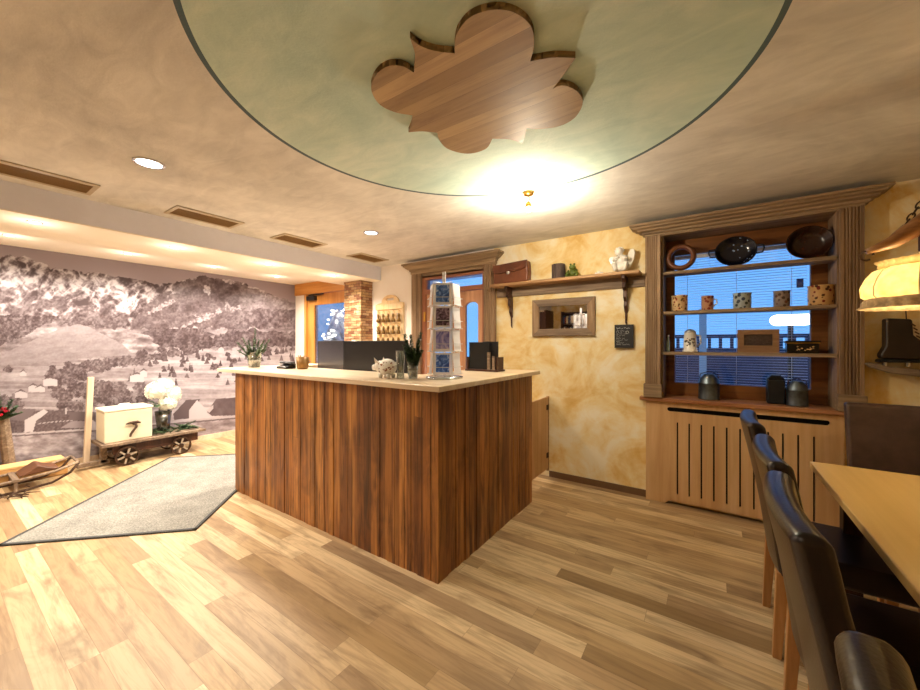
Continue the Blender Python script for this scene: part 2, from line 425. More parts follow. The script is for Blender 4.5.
# stone pillar
bm = B(); random.seed(3)
z = 0.0
while z < 2.215:
    h = random.choice((0.03, 0.036, 0.045)); h = min(h, 2.215-z)
    x = -4.30
    while x < -3.951:
        w = random.uniform(0.07, 0.16); x2 = min(x+w, -3.951)
        if -3.951-x2 < 0.03: x2 = -3.951
        box(bm, x+0.001, 3.405+random.uniform(-0.008, 0.006), z+0.001, x2-0.001, 3.5, z+h-0.001); x = x2
    y = 3.44
    while y < W:
        w = random.uniform(0.06, 0.12); y2 = min(y+w, W)
        box(bm, -4.05, y+0.001, z+0.001, -3.951+random.uniform(-0.006, 0.008), y2-0.001, z+h-0.001); y = y2
    z += h
box(bm, -4.292, 3.42, 0, -3.965, W, 2.21)
struct('trim_stone_pillar', bm, M['stone'])
# baseboards
bm = B(); box(bm, -1.36, W-0.012, 0, -0.475, W, 0.058); struct('baseboard_back', bm, plain('brown_baseboard', '6f5138', 0.5))
bm = B(); box(bm, XM, -0.6, 0, XM+0.016, W, 0.07); struct('baseboard_left', bm, M['ctop'])

# ---------------------------------------------------------------- mural (printed photograph)
def vnoise(x, y, seed=0):
    xi = np.floor(x).astype(np.int64); yi = np.floor(y).astype(np.int64); fx = x-xi; fy = y-yi
    fx = fx*fx*(3-2*fx); fy = fy*fy*(3-2*fy)
    def h(a, b):
        n = (a*374761393 + b*668265263 + seed*974711) & 0x7fffffff
        n = ((n ^ (n >> 13)) * 1274126177) & 0x7fffffff
        return ((n ^ (n >> 16)) & 0xffff) / 65535.0
    return (h(xi, yi)*(1-fx)+h(xi+1, yi)*fx)*(1-fy)+(h(xi, yi+1)*(1-fx)+h(xi+1, yi+1)*fx)*fy
def fbm(x, y, o=5, seed=0, ridged=False):
    s = 0; a = 0.5; t = 0
    for i in range(o):
        n = vnoise(x, y, seed+i*17)
        if ridged: n = 1-abs(2*n-1)
        s = s+a*n; t += a; a *= 0.55; x = x*2.03+3.1; y = y*2.03+1.7
    return s/t
def mural():
    ny, nz = 660, 340
    y0, y1, z0, z1 = -0.6, W, 0.07, 2.328
    yy, zz = np.meshgrid(np.linspace(y0, y1, ny), np.linspace(z0, z1, nz))
    # the print's own picture coordinates: u runs along the wall (perspective of a landscape), v down
    cs, sn = math.cos(math.radians(34.25)), math.sin(math.radians(34.25))
    dep = -sn*XM + cs*yy; u = 460+370*(cs*XM+sn*yy)/dep; v = 343-370*(zz-1.35)/dep
    dark = np.array([84, 62, 62.]); lt = np.array([240, 226, 218.]); sky = np.array([196, 176, 172.])
    C = np.zeros(u.shape+(3,)); C[:] = sky + (fbm(u/60, v/30, 3, 5)-0.5)[..., None]*14 + ((290-v)*-0.15)[..., None]
    def put(mask, col):
        mk = mask if mask.dtype != bool else mask.astype(float)
        C[:] = C*(1-mk[..., None]) + col*mk[..., None]
    def tone(t, a=dark, b=lt):
        t = np.clip(t, 0, 1)[..., None]; return a*(1-t)+b*t
    def line(pts): p = np.array(pts, float); return np.interp(u, p[:, 0], p[:, 1])
    def poly(P):
        inside = np.zeros(u.shape, bool); n = len(P)
        for i in range(n):
            xa, ya = P[i]; xb, yb = P[(i+1) % n]
            if ya == yb: continue
            c = ((ya > v) != (yb > v)) & (u < (xb-xa)*(v-ya)/(yb-ya)+xa); inside ^= c
        return inside
    rough = (fbm(u/5, v/5, 4, 9)-0.5)
    fine = fbm(u/1.6, v/1.6, 3, 88)-0.5
    ridge = line([(-200, 262), (0, 258), (8, 254), (15, 257), (22, 255), (33, 260), (42, 263), (50, 268), (65, 270), (74, 270), (83, 273), (100, 273), (118, 277), (135, 279), (150, 283), (173, 284), (186, 280), (200, 276), (207, 277), (213, 278), (230, 280), (242, 283), (259, 289), (276, 296), (297, 303), (340, 315)]) + rough*5
    # snowy range: couloirs and ribs that run down and to the side
    wx = (fbm(u/18, v/18, 3, 61)-0.5)*16; wy = (fbm(u/18, v/18, 3, 62)-0.5)*10
    a1 = fbm((u+wx+v*0.9)/9, (v+wy-u*0.25)/13, 5, 2, True); a2 = fbm((u+wx-v*0.8)/7, (v+wy+u*0.2)/10, 5, 8, True)
    big = fbm(u/26+v/50, v/20, 3, 31)
    t = 0.50+(a1-0.62)*2.0+(a2-0.62)*1.6+(big-0.5)*1.1+fine*0.5
    m1 = v > ridge
    put(m1, tone(t))
    # dark rock and forest patches under the faces
    pch = fbm((u+wx)/15, (v+wy)/13, 4, 44); low = np.clip((v-(ridge+16))/22, 0, 1)
    k = np.clip((pch*0.75+low*0.36-0.60)*9, 0, 1)*(m1 & (u < 190))
    put(k*0.9, tone(0.20+fine*0.55+(a1-0.6)*0.6))
    # wooded mountain on the right half
    dr = line([(-200, 420), (120, 345), (135, 318), (150, 302), (165, 292), (180, 284), (192, 279), (205, 275), (340, 315)])
    mm = (v > np.maximum(dr + rough*10, ridge)) & (u > 120)
    b1 = fbm((u+wx-v*0.9)/13, (v+wy+u*0.5)/9, 5, 55, True)
    t2 = 0.22+(b1-0.6)*0.7+fine*0.42+np.clip((u-238)/70, 0, 0.28)
    put(mm, tone(t2))
    sl = (u-255)*0.62+288  # slanting lit flank
    put(np.clip(1-abs(v-sl-rough*10)/7, 0, 1)*(mm & (u > 222) & (v > 284))*0.75, tone(0.75+fine*0.8+rough*0.8))
    put((((u-207)/3.5)**2+((v-290-rough*8)/4)**2 < 1) & mm, tone(0.9+fine))
    for (ax, ay, bx, by, wd) in ((150, 312, 178, 300, 3.0), (195, 322, 218, 311, 4.0), (182, 327, 206, 318, 2.5), (228, 306, 242, 311, 3.5), (168, 296, 176, 291, 2.0)):
        tt_ = np.clip(((u-ax)*(bx-ax)+(v-ay)*(by-ay))/((bx-ax)**2+(by-ay)**2), 0, 1); dd = np.hypot(u-ax-tt_*(bx-ax), v-ay-tt_*(by-ay))
        put(np.clip((wd*(0.7+rough*3.0+fine*1.5)-dd)/1.5, 0, 1)*0.75*m1, tone(0.8+fine*0.8))
    # foothill band under the range
    fb = line([(-200, 318), (0, 316), (30, 318), (60, 324), (90, 326), (120, 328), (150, 330), (200, 328), (235, 330), (297, 326), (340, 322)])
    put((v > fb+rough*9), tone(0.66+(fbm(u/16, v/5, 4, 12)-0.5)*1.3+fine*0.3))
    for (xa, xb, yc, hw, tn) in ((60, 130, 321, 4, 0.28), (140, 215, 333, 5, 0.25), (150, 222, 341, 6, 0.16), (225, 310, 318, 10, 0.3), (215, 310, 338, 9, 0.22)):
        env = hw*np.clip(np.minimum(u-xa, xb-u)/14, 0, 1)*(0.5+fbm(u/7, v*0+yc, 3, int(yc)))
        put((abs(v-yc-(u-xa)*0.02) < env), tone(tn+fine*0.7+rough*0.6))
    put((v > 347+rough*5) & (v < 357+rough*3) & (u > 232), tone(0.78+rough*0.5))
    # forest at far left
    put((v > 316+rough*6) & (v < line([(-200, 352), (0, 346), (20, 338), (45, 324), (60, 317)])+rough*8) & (u < 62), tone(0.2+fine*1.0+rough*0.5))
    # smooth snowy hill
    hill = line([(-200, 372), (0, 356), (15, 348), (40, 337), (60, 328), (78, 324), (92, 328), (108, 337), (122, 344), (135, 356), (160, 372)])
    put((v > hill+rough*1.5) & (u < 150) & (v < 378), tone(0.72-(v-324)*0.004+(fbm(u/9+v/6, v/3, 4, 41)-0.5)*0.25+fine*0.15))
    # valley floor fields
    fl = line([(-200, 372), (0, 366), (60, 362), (130, 354), (180, 348), (297, 354), (340, 354)])
    fields = (v > fl+rough*5)
    t3 = 0.66+(fbm(u/40, v/2.6, 4, 21)-0.5)*0.75+(fbm(u/6, v/4, 3, 66)-0.5)*0.25+np.clip((u-130)/150, 0, 0.18)+fine*0.15
    put(fields, tone(t3))
    # tree belts (diagonal band, woods)
    rng = random.Random(11)
    def tree(cx, cy, w, h, tn=0.1):
        mk = (abs(u-cx) < w*np.clip((v-(cy-h))/h, 0, 1)*(0.75+0.5*fbm(u/1.5, v/1.5, 2, 7))) & (v < cy) & (v > cy-h)
        put(mk, tone(tn+0*u+(rough*0.5)))
    def bush(cx, cy, r, tn=0.12, asp=0.7):
        mk = ((u-cx)**2+((v-cy)/asp)**2) < (r*(0.45+1.1*fbm(u/2.2, v/2.2, 3, int(cx)+5)))**2
        put(mk, tone(tn+0.06+fine*0.9))
    for k in range(80):
        s_ = rng.random(); cx = 60+s_*180; cy = 372-s_*34+rng.uniform(-3, 5); bush(cx, cy, rng.uniform(3, 6.5), rng.uniform(0.05, 0.3))
    for k in range(30): bush(rng.uniform(45, 84), rng.uniform(366, 386), rng.uniform(3, 6), rng.uniform(0.05, 0.3), 0.8)
    for k in range(60): bush(rng.uniform(55, 142), rng.uniform(386, 408), rng.uniform(3, 7), rng.uniform(0.05, 0.3), 0.9)
    for k in range(24): bush(rng.uniform(-10, 22), rng.uniform(396, 408), rng.uniform(3, 6), rng.uniform(0.1, 0.3))
    bush(8, 369, 5, 0.1)
    for k in range(46): tree(rng.uniform(130, 240), rng.uniform(352, 388), rng.uniform(1.5, 3), rng.uniform(4, 9), rng.uniform(0.05, 0.25))
    for k in range(30): tree(rng.uniform(240, 297), rng.uniform(350, 362), rng.uniform(1.2, 2.4), rng.uniform(4, 8), rng.uniform(0.1, 0.3))
    for k in range(22): bush(rng.uniform(150, 297), rng.uniform(348, 372), rng.uniform(2, 4), 0.15)
    # far houses
    for (a, b, w, h) in ((43, 386, 14, 6), (28, 392, 10, 5), (36, 392, 9, 4), (20, 376, 6, 3), (130, 382, 14, 6), (140, 377, 7, 5), (218, 353, 6, 4), (15, 398, 12, 5), (166, 402, 7, 5)):
        put(poly([(a, b), (a, b-h), (a+w/2, b-h-2.5), (a+w, b-h), (a+w, b)]), tone(0.95+0*u)); put(poly([(a-1, b-h), (a+w/2, b-h-4), (a+w+1, b-h), (a+w/2, b-h-2)]), tone(0.2+0*u))
    # near houses, left
    put(poly([(-40, 425), (-10, 410), (40, 411), (48, 410), (96, 412), (96, 432), (-40, 438)]), tone(0.24+fine*0.5))
    put(poly([(5, 420), (12, 408), (36, 409), (26, 421)]), tone(0.36+0*u)); put(poly([(24, 432), (25, 420), (44, 409), (48, 412), (36, 421), (33, 432)]), tone(1.0+0*u))
    for i in range(9): put(poly([(38+i*4, 424-i*0.4), (40+i*4, 422.6-i*0.4), (42+i*4, 422.6-i*0.4), (40+i*4, 424-i*0.4)]), tone(0.85+0*u))
    put(poly([(60, 428), (72, 421), (92, 421), (84, 428)]), tone(0.62+0*u)); put(poly([(84, 430), (84, 426), (92, 419), (96, 423), (96, 430)]), tone(0.95+0*u))
    put(poly([(70, 412), (94, 412), (93, 420), (68, 420)]), tone(0.28+0*u)); put(poly([(65, 414), (65, 408), (67, 408), (67, 414)]), tone(0.95+0*u))
    # near houses, right
    put(poly([(173, 414), (186, 400), (200, 399), (192, 418), (174, 420)]), tone(0.2+0*u)); put(poly([(189, 418), (189, 410), (197, 400), (206, 409), (207, 415), (199, 420), (190, 420)]), tone(1.0+0*u))
    put(poly([(207, 412), (216, 399), (240, 397), (240, 415), (212, 416)]), tone(0.22+rough*0.3)); put(poly([(207, 410), (213, 405), (213, 409), (209, 413)]), tone(0.9+0*u))
    # road and rough meadow in front
    rd = line([(-200, 440), (0, 435), (95, 429), (150, 424), (240, 416), (340, 412)])
    put(v > rd, tone(0.66+(fbm(u/9, v/4, 5, 23)-0.5)*1.1))
    put((abs(v-rd) < 0.9), tone(0.9+0*u)); put((abs(v-rd-1.8) < 0.7), tone(0.3+0*u))
    C2 = np.clip(C/255.0*np.array([0.77, 0.79, 0.85]), 0, 1); L = np.where(C2 <= 0.04045, C2/12.92, ((C2+0.055)/1.055)**2.4)
    x0 = XM+0.004
    verts = np.stack([np.full(u.size, x0), yy.ravel(), zz.ravel()], 1)
    i = np.arange(ny-1)[None, :]+np.arange(nz-1)[:, None]*ny; i = i.ravel()
    quads = np.stack([i, i+1, i+1+ny, i+ny], 1)
    me = bpy.data.meshes.new('mural'); me.vertices.add(len(verts)); me.vertices.foreach_set('co', verts.ravel())
    me.loops.add(quads.size); me.loops.foreach_set('vertex_index', quads.ravel().astype(np.int32))
    me.polygons.add(len(quads)); me.polygons.foreach_set('loop_start', (np.arange(len(quads))*4).astype(np.int32))
    me.update(calc_edges=True)
    at = me.color_attributes.new('print', 'FLOAT_COLOR', 'POINT')
    at.data.foreach_set('color', np.concatenate([L.reshape(-1, 3), np.ones((u.size, 1))], 1).astype(np.float32).ravel())
    m = NT('printed_wallpaper'); a = m.node('ShaderNodeAttribute', attribute_name='print'); m.base(a.outputs['Color']); m.b.inputs['Roughness'].default_value = 0.6
    me.materials.append(m.m)
    o = bpy.data.objects.new('mural', me); COL.objects.link(o)
    tag(o, 'large sepia photo wallpaper of a snowy mountain range above a village, on the left wall', 'mural')
mural()

# ---------------------------------------------------------------- outside
bm = B(); box(bm, -14, W+0.5, -0.4, 12, 22, -0.25); struct('ground_outside', bm, plain('snowy_ground', 'd9dde6', 0.9))
bm = B()
box(bm, -0.7, 6.4, -0.25, 4.5, 6.45, 1.28)
for i in range(40): box(bm, -0.7+i*0.13, 6.39, 1.28, -0.66+i*0.13, 6.45, 1.42)
box(bm, -0.7, 6.39, 1.42, 4.5, 6.46, 1.47)
solo('garden_fence', bm, plain('dark_blue_fence', '27324a', 0.7), 'dark board fence with a railing outside, seen through the window blind', 'fence', (1.9, 6.42, -0.25))
bm = B(); box(bm, -0.12, 5.0, -0.25, -0.05, 5.07, 1.74)
solo('pale_post', bm, plain('pale_post_paint', 'd5dde6', 0.5), 'pale upright post outside behind the beer stein', 'post', (-0.08, 5.03, -0.25))
t = Thing('glowing_strip', 'long white glowing strip outside, seen through the blind right of the window', 'lamp', (0.66, 5.0, -0.25))  # white glowing strip on a pole beyond the glass
bm = B(); prism(bm, stadium(0.5, 1.53, 0.84, 1.64), 4.98, 5.05, 'Y'); t.add('lamp_head', bm, emis('cold_white_glow', 'f4f8ff', 3.0))
bm = B(); box(bm, 0.65, 5.05, -0.25, 0.69, 5.1, 1.6); t.add('pole', bm, M['darktin'])
def snowy_tree(cx, cy, h, r, label):
    t = Thing('snowy_tree', label, 'tree', (cx, cy, -0.25))
    bm = B(); tube(bm, [(cx, cy, -0.25), (cx, cy, h)], [0.07, 0.02]); t.add('trunk', bm, M['darkwood'])
    bm = B(); rg = random.Random(int(cx*10))
    for k in range(700):
        f = rg.random(); a = rg.uniform(0, 2*PI); rr = r*(1-f*0.85); z = 0.2+f*(h-0.2)
        p = Vector((cx+rr*math.cos(a), cy+rr*math.sin(a), z-0.12)); q = Vector((cx+0.3*rr*math.cos(a), cy+0.3*rr*math.sin(a), z))
        s_ = Vector((-math.sin(a), math.cos(a), 0))*0.05
        vs = [bm.verts.new(x) for x in (q, p+s_, p+Vector((0, 0, -0.04)), p-s_, (p+q)/2+Vector((0, 0, 0.04)))]
        bm.faces.new((vs[0], vs[1], vs[4])); bm.faces.new((vs[0], vs[4], vs[3])); bm.faces.new((vs[4], vs[1], vs[2])); bm.faces.new((vs[4], vs[2], vs[3]))
    t.add('branches', bm, plain('frosted_needles', 'c8d4e8', 0.8, var=0.3, scale=9))
    bm = B()
    for k in range(60):
        f = 0.55+0.45*rg.random(); a = rg.uniform(0, 2*PI); rr = r*(1-f*0.85)+0.02; ball(bm, (cx+rr*math.cos(a), cy+rr*math.sin(a), 0.2+f*(h-0.2)), 0.018, 1)
    o = t.add('fairy_lights', bm, emis('fairy_light_glow', 'fff4e0', 12)); o['kind'] = 'stuff'
snowy_tree(-6.9, 5.3, 2.1, 0.75, 'frosted fir with fairy lights outside the left glass door')

# ---------------------------------------------------------------- door 1 (left, honey pine with glass)
t = struct_root('door_1', (-4.95, W, 0))
bm = B(); box(bm, -5.8, W-0.035, 2.141, -4.30, W+0.02, 2.33); t.add('door_header', bm, M['pine_h'], bevel=0.004)
bm = B(); box(bm, -5.55, W-0.02, 0, -5.50, W+0.1, 2.141); box(bm, -4.38, W-0.02, 0, -4.33, W+0.1, 2.141); box(bm, -5.55, W+0.02, 2.141, -4.33, W+0.1, 2.33); t.add('door_frame', bm, M['pine'], bevel=0.003)
bm = plate(rect(-5.49, 0.01, -4.39, 2.135), [rect(-5.33, 0.25, -4.55, 1.965)], W+0.01, W+0.055); lf = t.add('door_leaf', bm, M['pine'])
bm = B(); box(bm, -5.33, W+0.03, 0.25, -4.55, W+0.036, 1.965); t.add('glass_pane', bm, M['glass'], lf)
bm = B(); box(bm, -5.44, W-0.055, 2.035, -5.24, W+0.01, 2.105); box(bm, -5.40, W-0.045, 2.112, -5.02, W-0.02, 2.13); t.add('door_closer', bm, M['black'], lf, bevel=0.004)
bm = B(); box(bm, -5.45, W-0.03, 0.98, -5.42, W+0.01, 1.12); tube(bm, [(-5.43, W-0.02, 1.05), (-5.43, W-0.06, 1.05), (-5.32, W-0.06, 1.05)], 0.009); t.add('door_handle', bm, M['metal'], lf)

# ---------------------------------------------------------------- mitred cornices and pilasters
def cornice(bm, x0, x1, yw, yf, prof):
    cols = []
    for o_, z_ in prof:
        cols.append([bm.verts.new(p) for p in ((x0-o_, yw, z_), (x0-o_, yf-o_, z_), (x1+o_, yf-o_, z_), (x1+o_, yw, z_))])
    for a, b in zip(cols, cols[1:]):
        for i in range(3): bm.faces.new((a[i], a[i+1], b[i+1], b[i]))
    bm.faces.new(cols[0]); bm.faces.new(cols[-1][::-1])
    bm.faces.new([c[0] for c in cols][::-1]); bm.faces.new([c[3] for c in cols])
def pilaster(bm, x0, x1, yw, yf, z0, z1, n=4):
    p = [(x0, yw), (x0, yf)]; w = x1-x0; m_ = w*0.14; step = (w-2*m_)/n; d = 0.007
    for i in range(n):
        a = x0+m_+i*step; p += [(a+step*0.12, yf), (a+step*0.3, yf+d), (a+step*0.7, yf+d), (a+step*0.88, yf)]
    p += [(x1, yf), (x1, yw)]
    prism(bm, p, z0, z1, 'Z')

t = struct_root('door_2', (-2.56, W, 0))
bm = B(); pilaster(bm, -3.18, -3.03, W, 3.565, 0.12, 2.235); t.add('pilaster', bm, M['oldwood_v'])
bm = B(); pilaster(bm, -2.11, -1.97, W, 3.565, 0.12, 2.235); t.add('pilaster', bm, M['oldwood_v'])
bm = B(); box(bm, -3.20, 3.545, 0, -3.01, W, 0.12); t.add('plinth', bm, M['oldwood'])
bm = B(); box(bm, -2.13, 3.545, 0, -1.95, W, 0.12); t.add('plinth', bm, M['oldwood'])
bm = B(); cornice(bm, -3.19, -1.96, W, 3.56, [(0, 2.225), (0, 2.255), (0.012, 2.26), (0.014, 2.275), (0.04, 2.29), (0.06, 2.31), (0.07, 2.315), (0.07, 2.325), (0.085, 2.33), (0.085, 2.35), (0, 2.35)])
t.add('cornice', bm, M['oldwood'])
bm = B(); box(bm, -3.03, 3.60, 2.17, -2.11, W, 2.235); t.add('frieze_board', bm, M['oldwood'])
bm = plate(rect(-3.03, 0, -2.10, 2.19), [rect(-2.985, 0.0, -2.145, 1.965), rect(-2.985, 2.015, -2.145, 2.145)], W-0.01, W+0.09); t.add('door_frame', bm, plain('reddish_door_frame', '9c6244', 0.45))
bm = B(); box(bm, -2.985, W+0.04, 2.015, -2.145, W+0.046, 2.145); t.add('transom_glass', bm, M['glass'])
def arch(x0, x1, z0, z1, n=8):
    r = (x1-x0)/2; xc = (x0+x1)/2; rise = r*0.55
    return [(x0, z0), (x1, z0)] + [(xc+r*math.cos(PI*i/n), z1-rise+rise*math.sin(PI*i/n)) for i in range(n+1)]
hl = [arch(-2.40, -2.22, 0.75, 1.83), arch(-2.88, -2.60, 0.75, 1.83)]
bm = plate(rect(-2.98, 0.01, -2.15, 1.96), hl, W+0.02, W+0.065); lf = t.add('door_leaf', bm, M['doorpine'])
for h_ in hl:
    bm = B(); x0, x1 = h_[0][0], h_[1][0]; prism(bm, h_, W+0.04, W+0.046, 'Y'); t.add('glass_pane', bm, M['glass'], lf)
bm = B(); box(bm, -3.0, W-0.02, 1.62, -2.975, W-0.008, 1.74); t.add('hinge', bm, M['brass'])

# ---------------------------------------------------------------- window, blind, niche shelves
t = struct_root('window_1', (0.185, W+0.19, 1.0))
bm = plate(rect(NX0, NZ0, NX1, NZ1), [rect(-0.275, 1.0, 0.618, 2.13)], W+0.19, W+0.245); t.add('window_frame', bm, M['winwood'], bevel=0.003)
bm = B(); box(bm, -0.275, W+0.22, 1.0, 0.618, W+0.226, 2.13); t.add('glass_pane', bm, M['glass'])
t = Thing('venetian_blind', 'thin horizontal slat blind hanging before the blue window behind the shelves', 'blind', (0.17, W+0.255, 2.14))
bm = B(); box(bm, -0.275, W+0.25, 2.1, 0.618, W+0.29, 2.13); t.add('headrail', bm, M['whitetrim'])
bm = B()
for i in range(52):
    z = 1.005+i*0.0212
    for s_, dz in ((0, 0.0), ):
        vs = [bm.verts.new(p) for p in ((-0.27, W+0.26, z-0.0012), (0.612, W+0.26, z-0.0012), (0.612, W+0.273, z+0.001), (-0.27, W+0.273, z+0.001), (-0.27, W+0.286, z-0.0012), (0.612, W+0.286, z-0.0012))]
        bm.faces.new(vs[:4]); bm.faces.new((vs[3], vs[2], vs[5], vs[4]))
t.add('slats', bm, plain('blue_grey_slats', 'a9b6cc', 0.4, 0.1))
for x in (-0.18, 0.17, 0.52):
    bm = B(); tube(bm, [(x, W+0.272, 1.0), (x, W+0.272, 2.1)], 0.0015, 5); t.add('cord', bm, M['whitetrim'])
bm = B(); box(bm, 0.545, W+0.245, 1.78, 0.585, W+0.256, 1.85); t.add('control_tag', bm, plain('blue_tag', '4a66b0', 0.5))

YF = 3.56
t = Thing('window_shelf_surround', 'grey-brown fluted wooden surround with three shelves built round the right window', 'shelving', (0.185, W, NZ0))
for x0, x1 in ((-0.475, NX0), (0.72, 0.835)):
    bm = B(); pilaster(bm, x0, x1, W, YF-0.03, 1.0, 2.265, 5); t.add('pilaster', bm, M['oldwood_v'])
    bm = B(); box(bm, x0-0.012, YF-0.045, 0.888, x1+0.012, W, 1.0); t.add('plinth', bm, M['oldwood'], bevel=0.004)
bm = B(); cornice(bm, -0.48, 0.84, W, YF-0.03, [(0, 2.262), (0, 2.275), (0.02, 2.28), (0.022, 2.295), (0.05, 2.303), (0.055, 2.315), (0.08, 2.322), (0.084, 2.335), (0.105, 2.34), (0.105, 2.356), (0, 2.356)])
t.add('cornice', bm, M['oldwood'])
bm = B(); box(bm, NX0, YF, 0.888, NX0+0.02, W+0.19, 2.255); t.add('side_panel', bm, wood('olive_side_board', '5e4a33', '7c6546', '92795a', 'Z', 0.7))
bm = B(); box(bm, NX1-0.02, YF, 0.888, NX1, W+0.19, 2.255); t.add('side_panel', bm, M['oldwood_v'])
bm = B(); box(bm, NX0, YF-0.02, 2.255, NX1, W+0.19, 2.275); t.add('top_panel', bm, M['oldwood'])
for z in (1.952, 1.617, 1.275):
    bm = B(); box(bm, NX0+0.001, YF, z-0.026, NX1-0.001, YF+0.155, z); t.add('shelf', bm, M['oldwood'], bevel=0.003)
bm = B(); prism(bm, [(-0.52, 3.53), (0.745, 3.53), (0.745, W+0.19), (NX0, W+0.19), (NX0, W), (-0.52, W)], 0.857, 0.887, 'Z'); t.add('sill', bm, wood('sill_board', '7d4f30', 'a06c45', 'bd8860', 'X', 0.5), bevel=0.004)

# radiator cover with slots
t = Thing('radiator_cover', 'pine radiator cover with upright slots below the window sill', 'radiator cover', (0.12, W, 0))
ya, yb = YF-0.004, YF+0.014
bm = plate(rect(-0.473, 0.69, 0.745, 0.856), [stadium(-0.312, 0.776, 0.677, 0.812)], ya, yb)
edges = [-0.473]
for i in range(11): x = -0.237+i*0.0832; edges += [x-0.0055, x+0.0055]
edges.append(0.745)
for a, b in zip(edges[::2], edges[1::2]): box(bm, a, ya, 0.09, b, yb, 0.69)
prism(bm, [(-0.473, 0), (-0.33, 0), (-0.29, 0.03), (0.66, 0.03), (0.70, 0), (0.745, 0), (0.745, 0.09), (-0.473, 0.09)], ya, yb, 'Y')
t.add('front_panel', bm, M['radiator'])
bm = B(); box(bm, -0.473, YF+0.014, 0, -0.455, W, 0.856); t.add('side_panel', bm, M['radiator'])
bm = B(); box(bm, 0.727, YF+0.014, 0, 0.745, W, 0.856); t.add('side_panel', bm, M['radiator'])
bm = B(); box(bm, -0.45, YF+0.032, 0.02, 0.72, YF+0.048, 0.85); t.add('slot_shade_sheet', bm, M['slot'])  # near-black sheet behind the slots, recess shade put into its colour

# ---------------------------------------------------------------- counter
CZ0, CZ1 = 1.08, 1.112
t = Thing('reception_counter', 'L-shaped reception counter clad in dark reclaimed boards with a pale top', 'counter', (-1.9, 2.2, 0))
def clad(bm, x0, x1, y, along, fixed, z1, rg):
    a = x0
    while a < x1-1e-4:
        w = rg.choice((0.035, 0.05, 0.065, 0.08, 0.1)); b = min(a+w, x1)
        if x1-b < 0.02: b = x1
        d = rg.uniform(0, 0.006)
        if along == 'X': box(bm, a+0.0008, fixed-d, 0.0, b-0.0008, fixed+0.02, z1)
        else: box(bm, fixed-0.02, a+0.0008, 0.0, fixed+d, b-0.0008, z1)
        a = b
rg = random.Random(5)
bm = B(); clad(bm, -3.61, -1.265, 0, 'X', 1.645, CZ0, rg); t.add('front_cladding', bm, M['counter'])
bm = B(); clad(bm, 1.64, 2.945, 0, 'Y', -1.271, CZ0, rg); t.add('side_cladding', bm, M['counter'])
bm = B(); box(bm, -3.60, 1.66, 0, -1.29, 2.10, CZ0-0.001); box(bm, -1.78, 2.10, 0, -1.29, 2.935, CZ0-0.001); t.add('carcass', bm, M['shelfwood'])
bm = B(); prism(bm, [(-3.87, 1.60), (-1.225, 1.60), (-1.225, 3.03), (-1.82, 3.03), (-1.82, 2.16), (-3.50, 2.16), (-3.56, 2.6), (-3.87, 2.6)], CZ0, CZ1, 'Z'); t.add('counter_top', bm, M['ctop'], bevel=0.004)
# swing gate between counter and wall
t = Thing('swing_gate', 'low pale wooden board gate between counter end and yellow wall', 'gate', (-1.37, 3.28, 0))
bm = B()
for i in range(7): box(bm, -1.385, 2.955+i*0.09, 0.085, -1.367, 2.955+(i+1)*0.09-0.002, 0.807)
t.add('panel', bm, M['radiator'])
bm = B(); box(bm, -1.388, 3.588, 0.06, -1.364, W-0.001, 0.812); t.add('hinge_post', bm, M['shelfwood'])
for z in (0.2, 0.68):
    bm = B(); box(bm, -1.366, 3.54, z, -1.360, 3.586, z+0.05); t.add('hinge', bm, M['iron'])

# ---------------------------------------------------------------- floor mat
t = Thing('entrance_mat', 'big grey rectangular doormat lying askew on the floor left of the counter', 'mat', (-4.2, 1.4, 0))
mp = [(-3.913, 0.30), (-3.068, 1.13), (-4.425, 2.50), (-5.262, 1.672)]
bm = B(); prism(bm, mp, 0.0005, 0.009, 'Z'); t.add('pile', bm, M['mat'])
bm = B()
for i in range(4):
    a, b = Vector(mp[i]), Vector(mp[(i+1) % 4]); d = (b-a).normalized(); n = Vector((-d.y, d.x))*0.022
    prism(bm, [tuple(a), tuple(b), tuple(b+n+d*-0.0), tuple(a+n)], 0.0005, 0.0115, 'Z')
t.add('edging', bm, plain('dark_rubber_edge', '3c3e3e', 0.7))

# ---------------------------------------------------------------- ceiling fixtures
def smooth_poly(P, n=1): return P
cl = [(-0.92,1.046),(-0.934,0.997),(-0.98,0.968),(-1.044,0.974),(-1.112,1.01),(-1.152,1.067),(-1.163,1.123),(-1.143,1.185),(-1.098,1.239),(-1.146,1.287),(-1.202,1.327),(-1.14,1.36),(-1.092,1.409),(-1.122,1.466),(-1.137,1.548),(-1.102,1.63),(-1.046,1.668),(-0.966,1.664),(-0.897,1.602),(-0.832,1.654),(-0.793,1.726),(-0.752,1.667),(-0.72,1.614),(-0.668,1.659),(-0.584,1.685),(-0.51,1.662),(-0.455,1.592),(-0.443,1.526),(-0.456,1.465),(-0.487,1.424),(-0.522,1.422),(-0.455,1.366),(-0.4,1.314),(-0.463,1.268),(-0.538,1.238),(-0.504,1.189),(-0.48,1.126),(-0.482,1.068),(-0.51,1.014),(-0.557,0.979),(-0.62,0.966),(-0.681,0.988),(-0.719,1.025),(-0.741,1.056),(-0.79,1.011),(-0.82,0.962),(-0.827,0.921),(-0.859,0.981)]
sharp = {0, 8, 10, 12, 18, 20, 22, 30, 32, 34, 43, 46}
def refine(P):
    out = []; n = len(P)
    for i in range(n):
        p1, p2 = Vector(P[i]), Vector(P[(i+1) % n]); p0 = Vector(P[i-1]) if i not in sharp else p1*2-p2; p3 = Vector(P[(i+2) % n]) if ((i+1) % n) not in sharp else p2*2-p1
        for k in range(4):
            s_ = k/4; q = 0.5*((2*p1)+(p2-p0)*s_+(2*p0-5*p1+4*p2-p3)*s_*s_+(3*p1-p0-3*p2+p3)*s_**3); out.append((q.x, q.y))
    return out
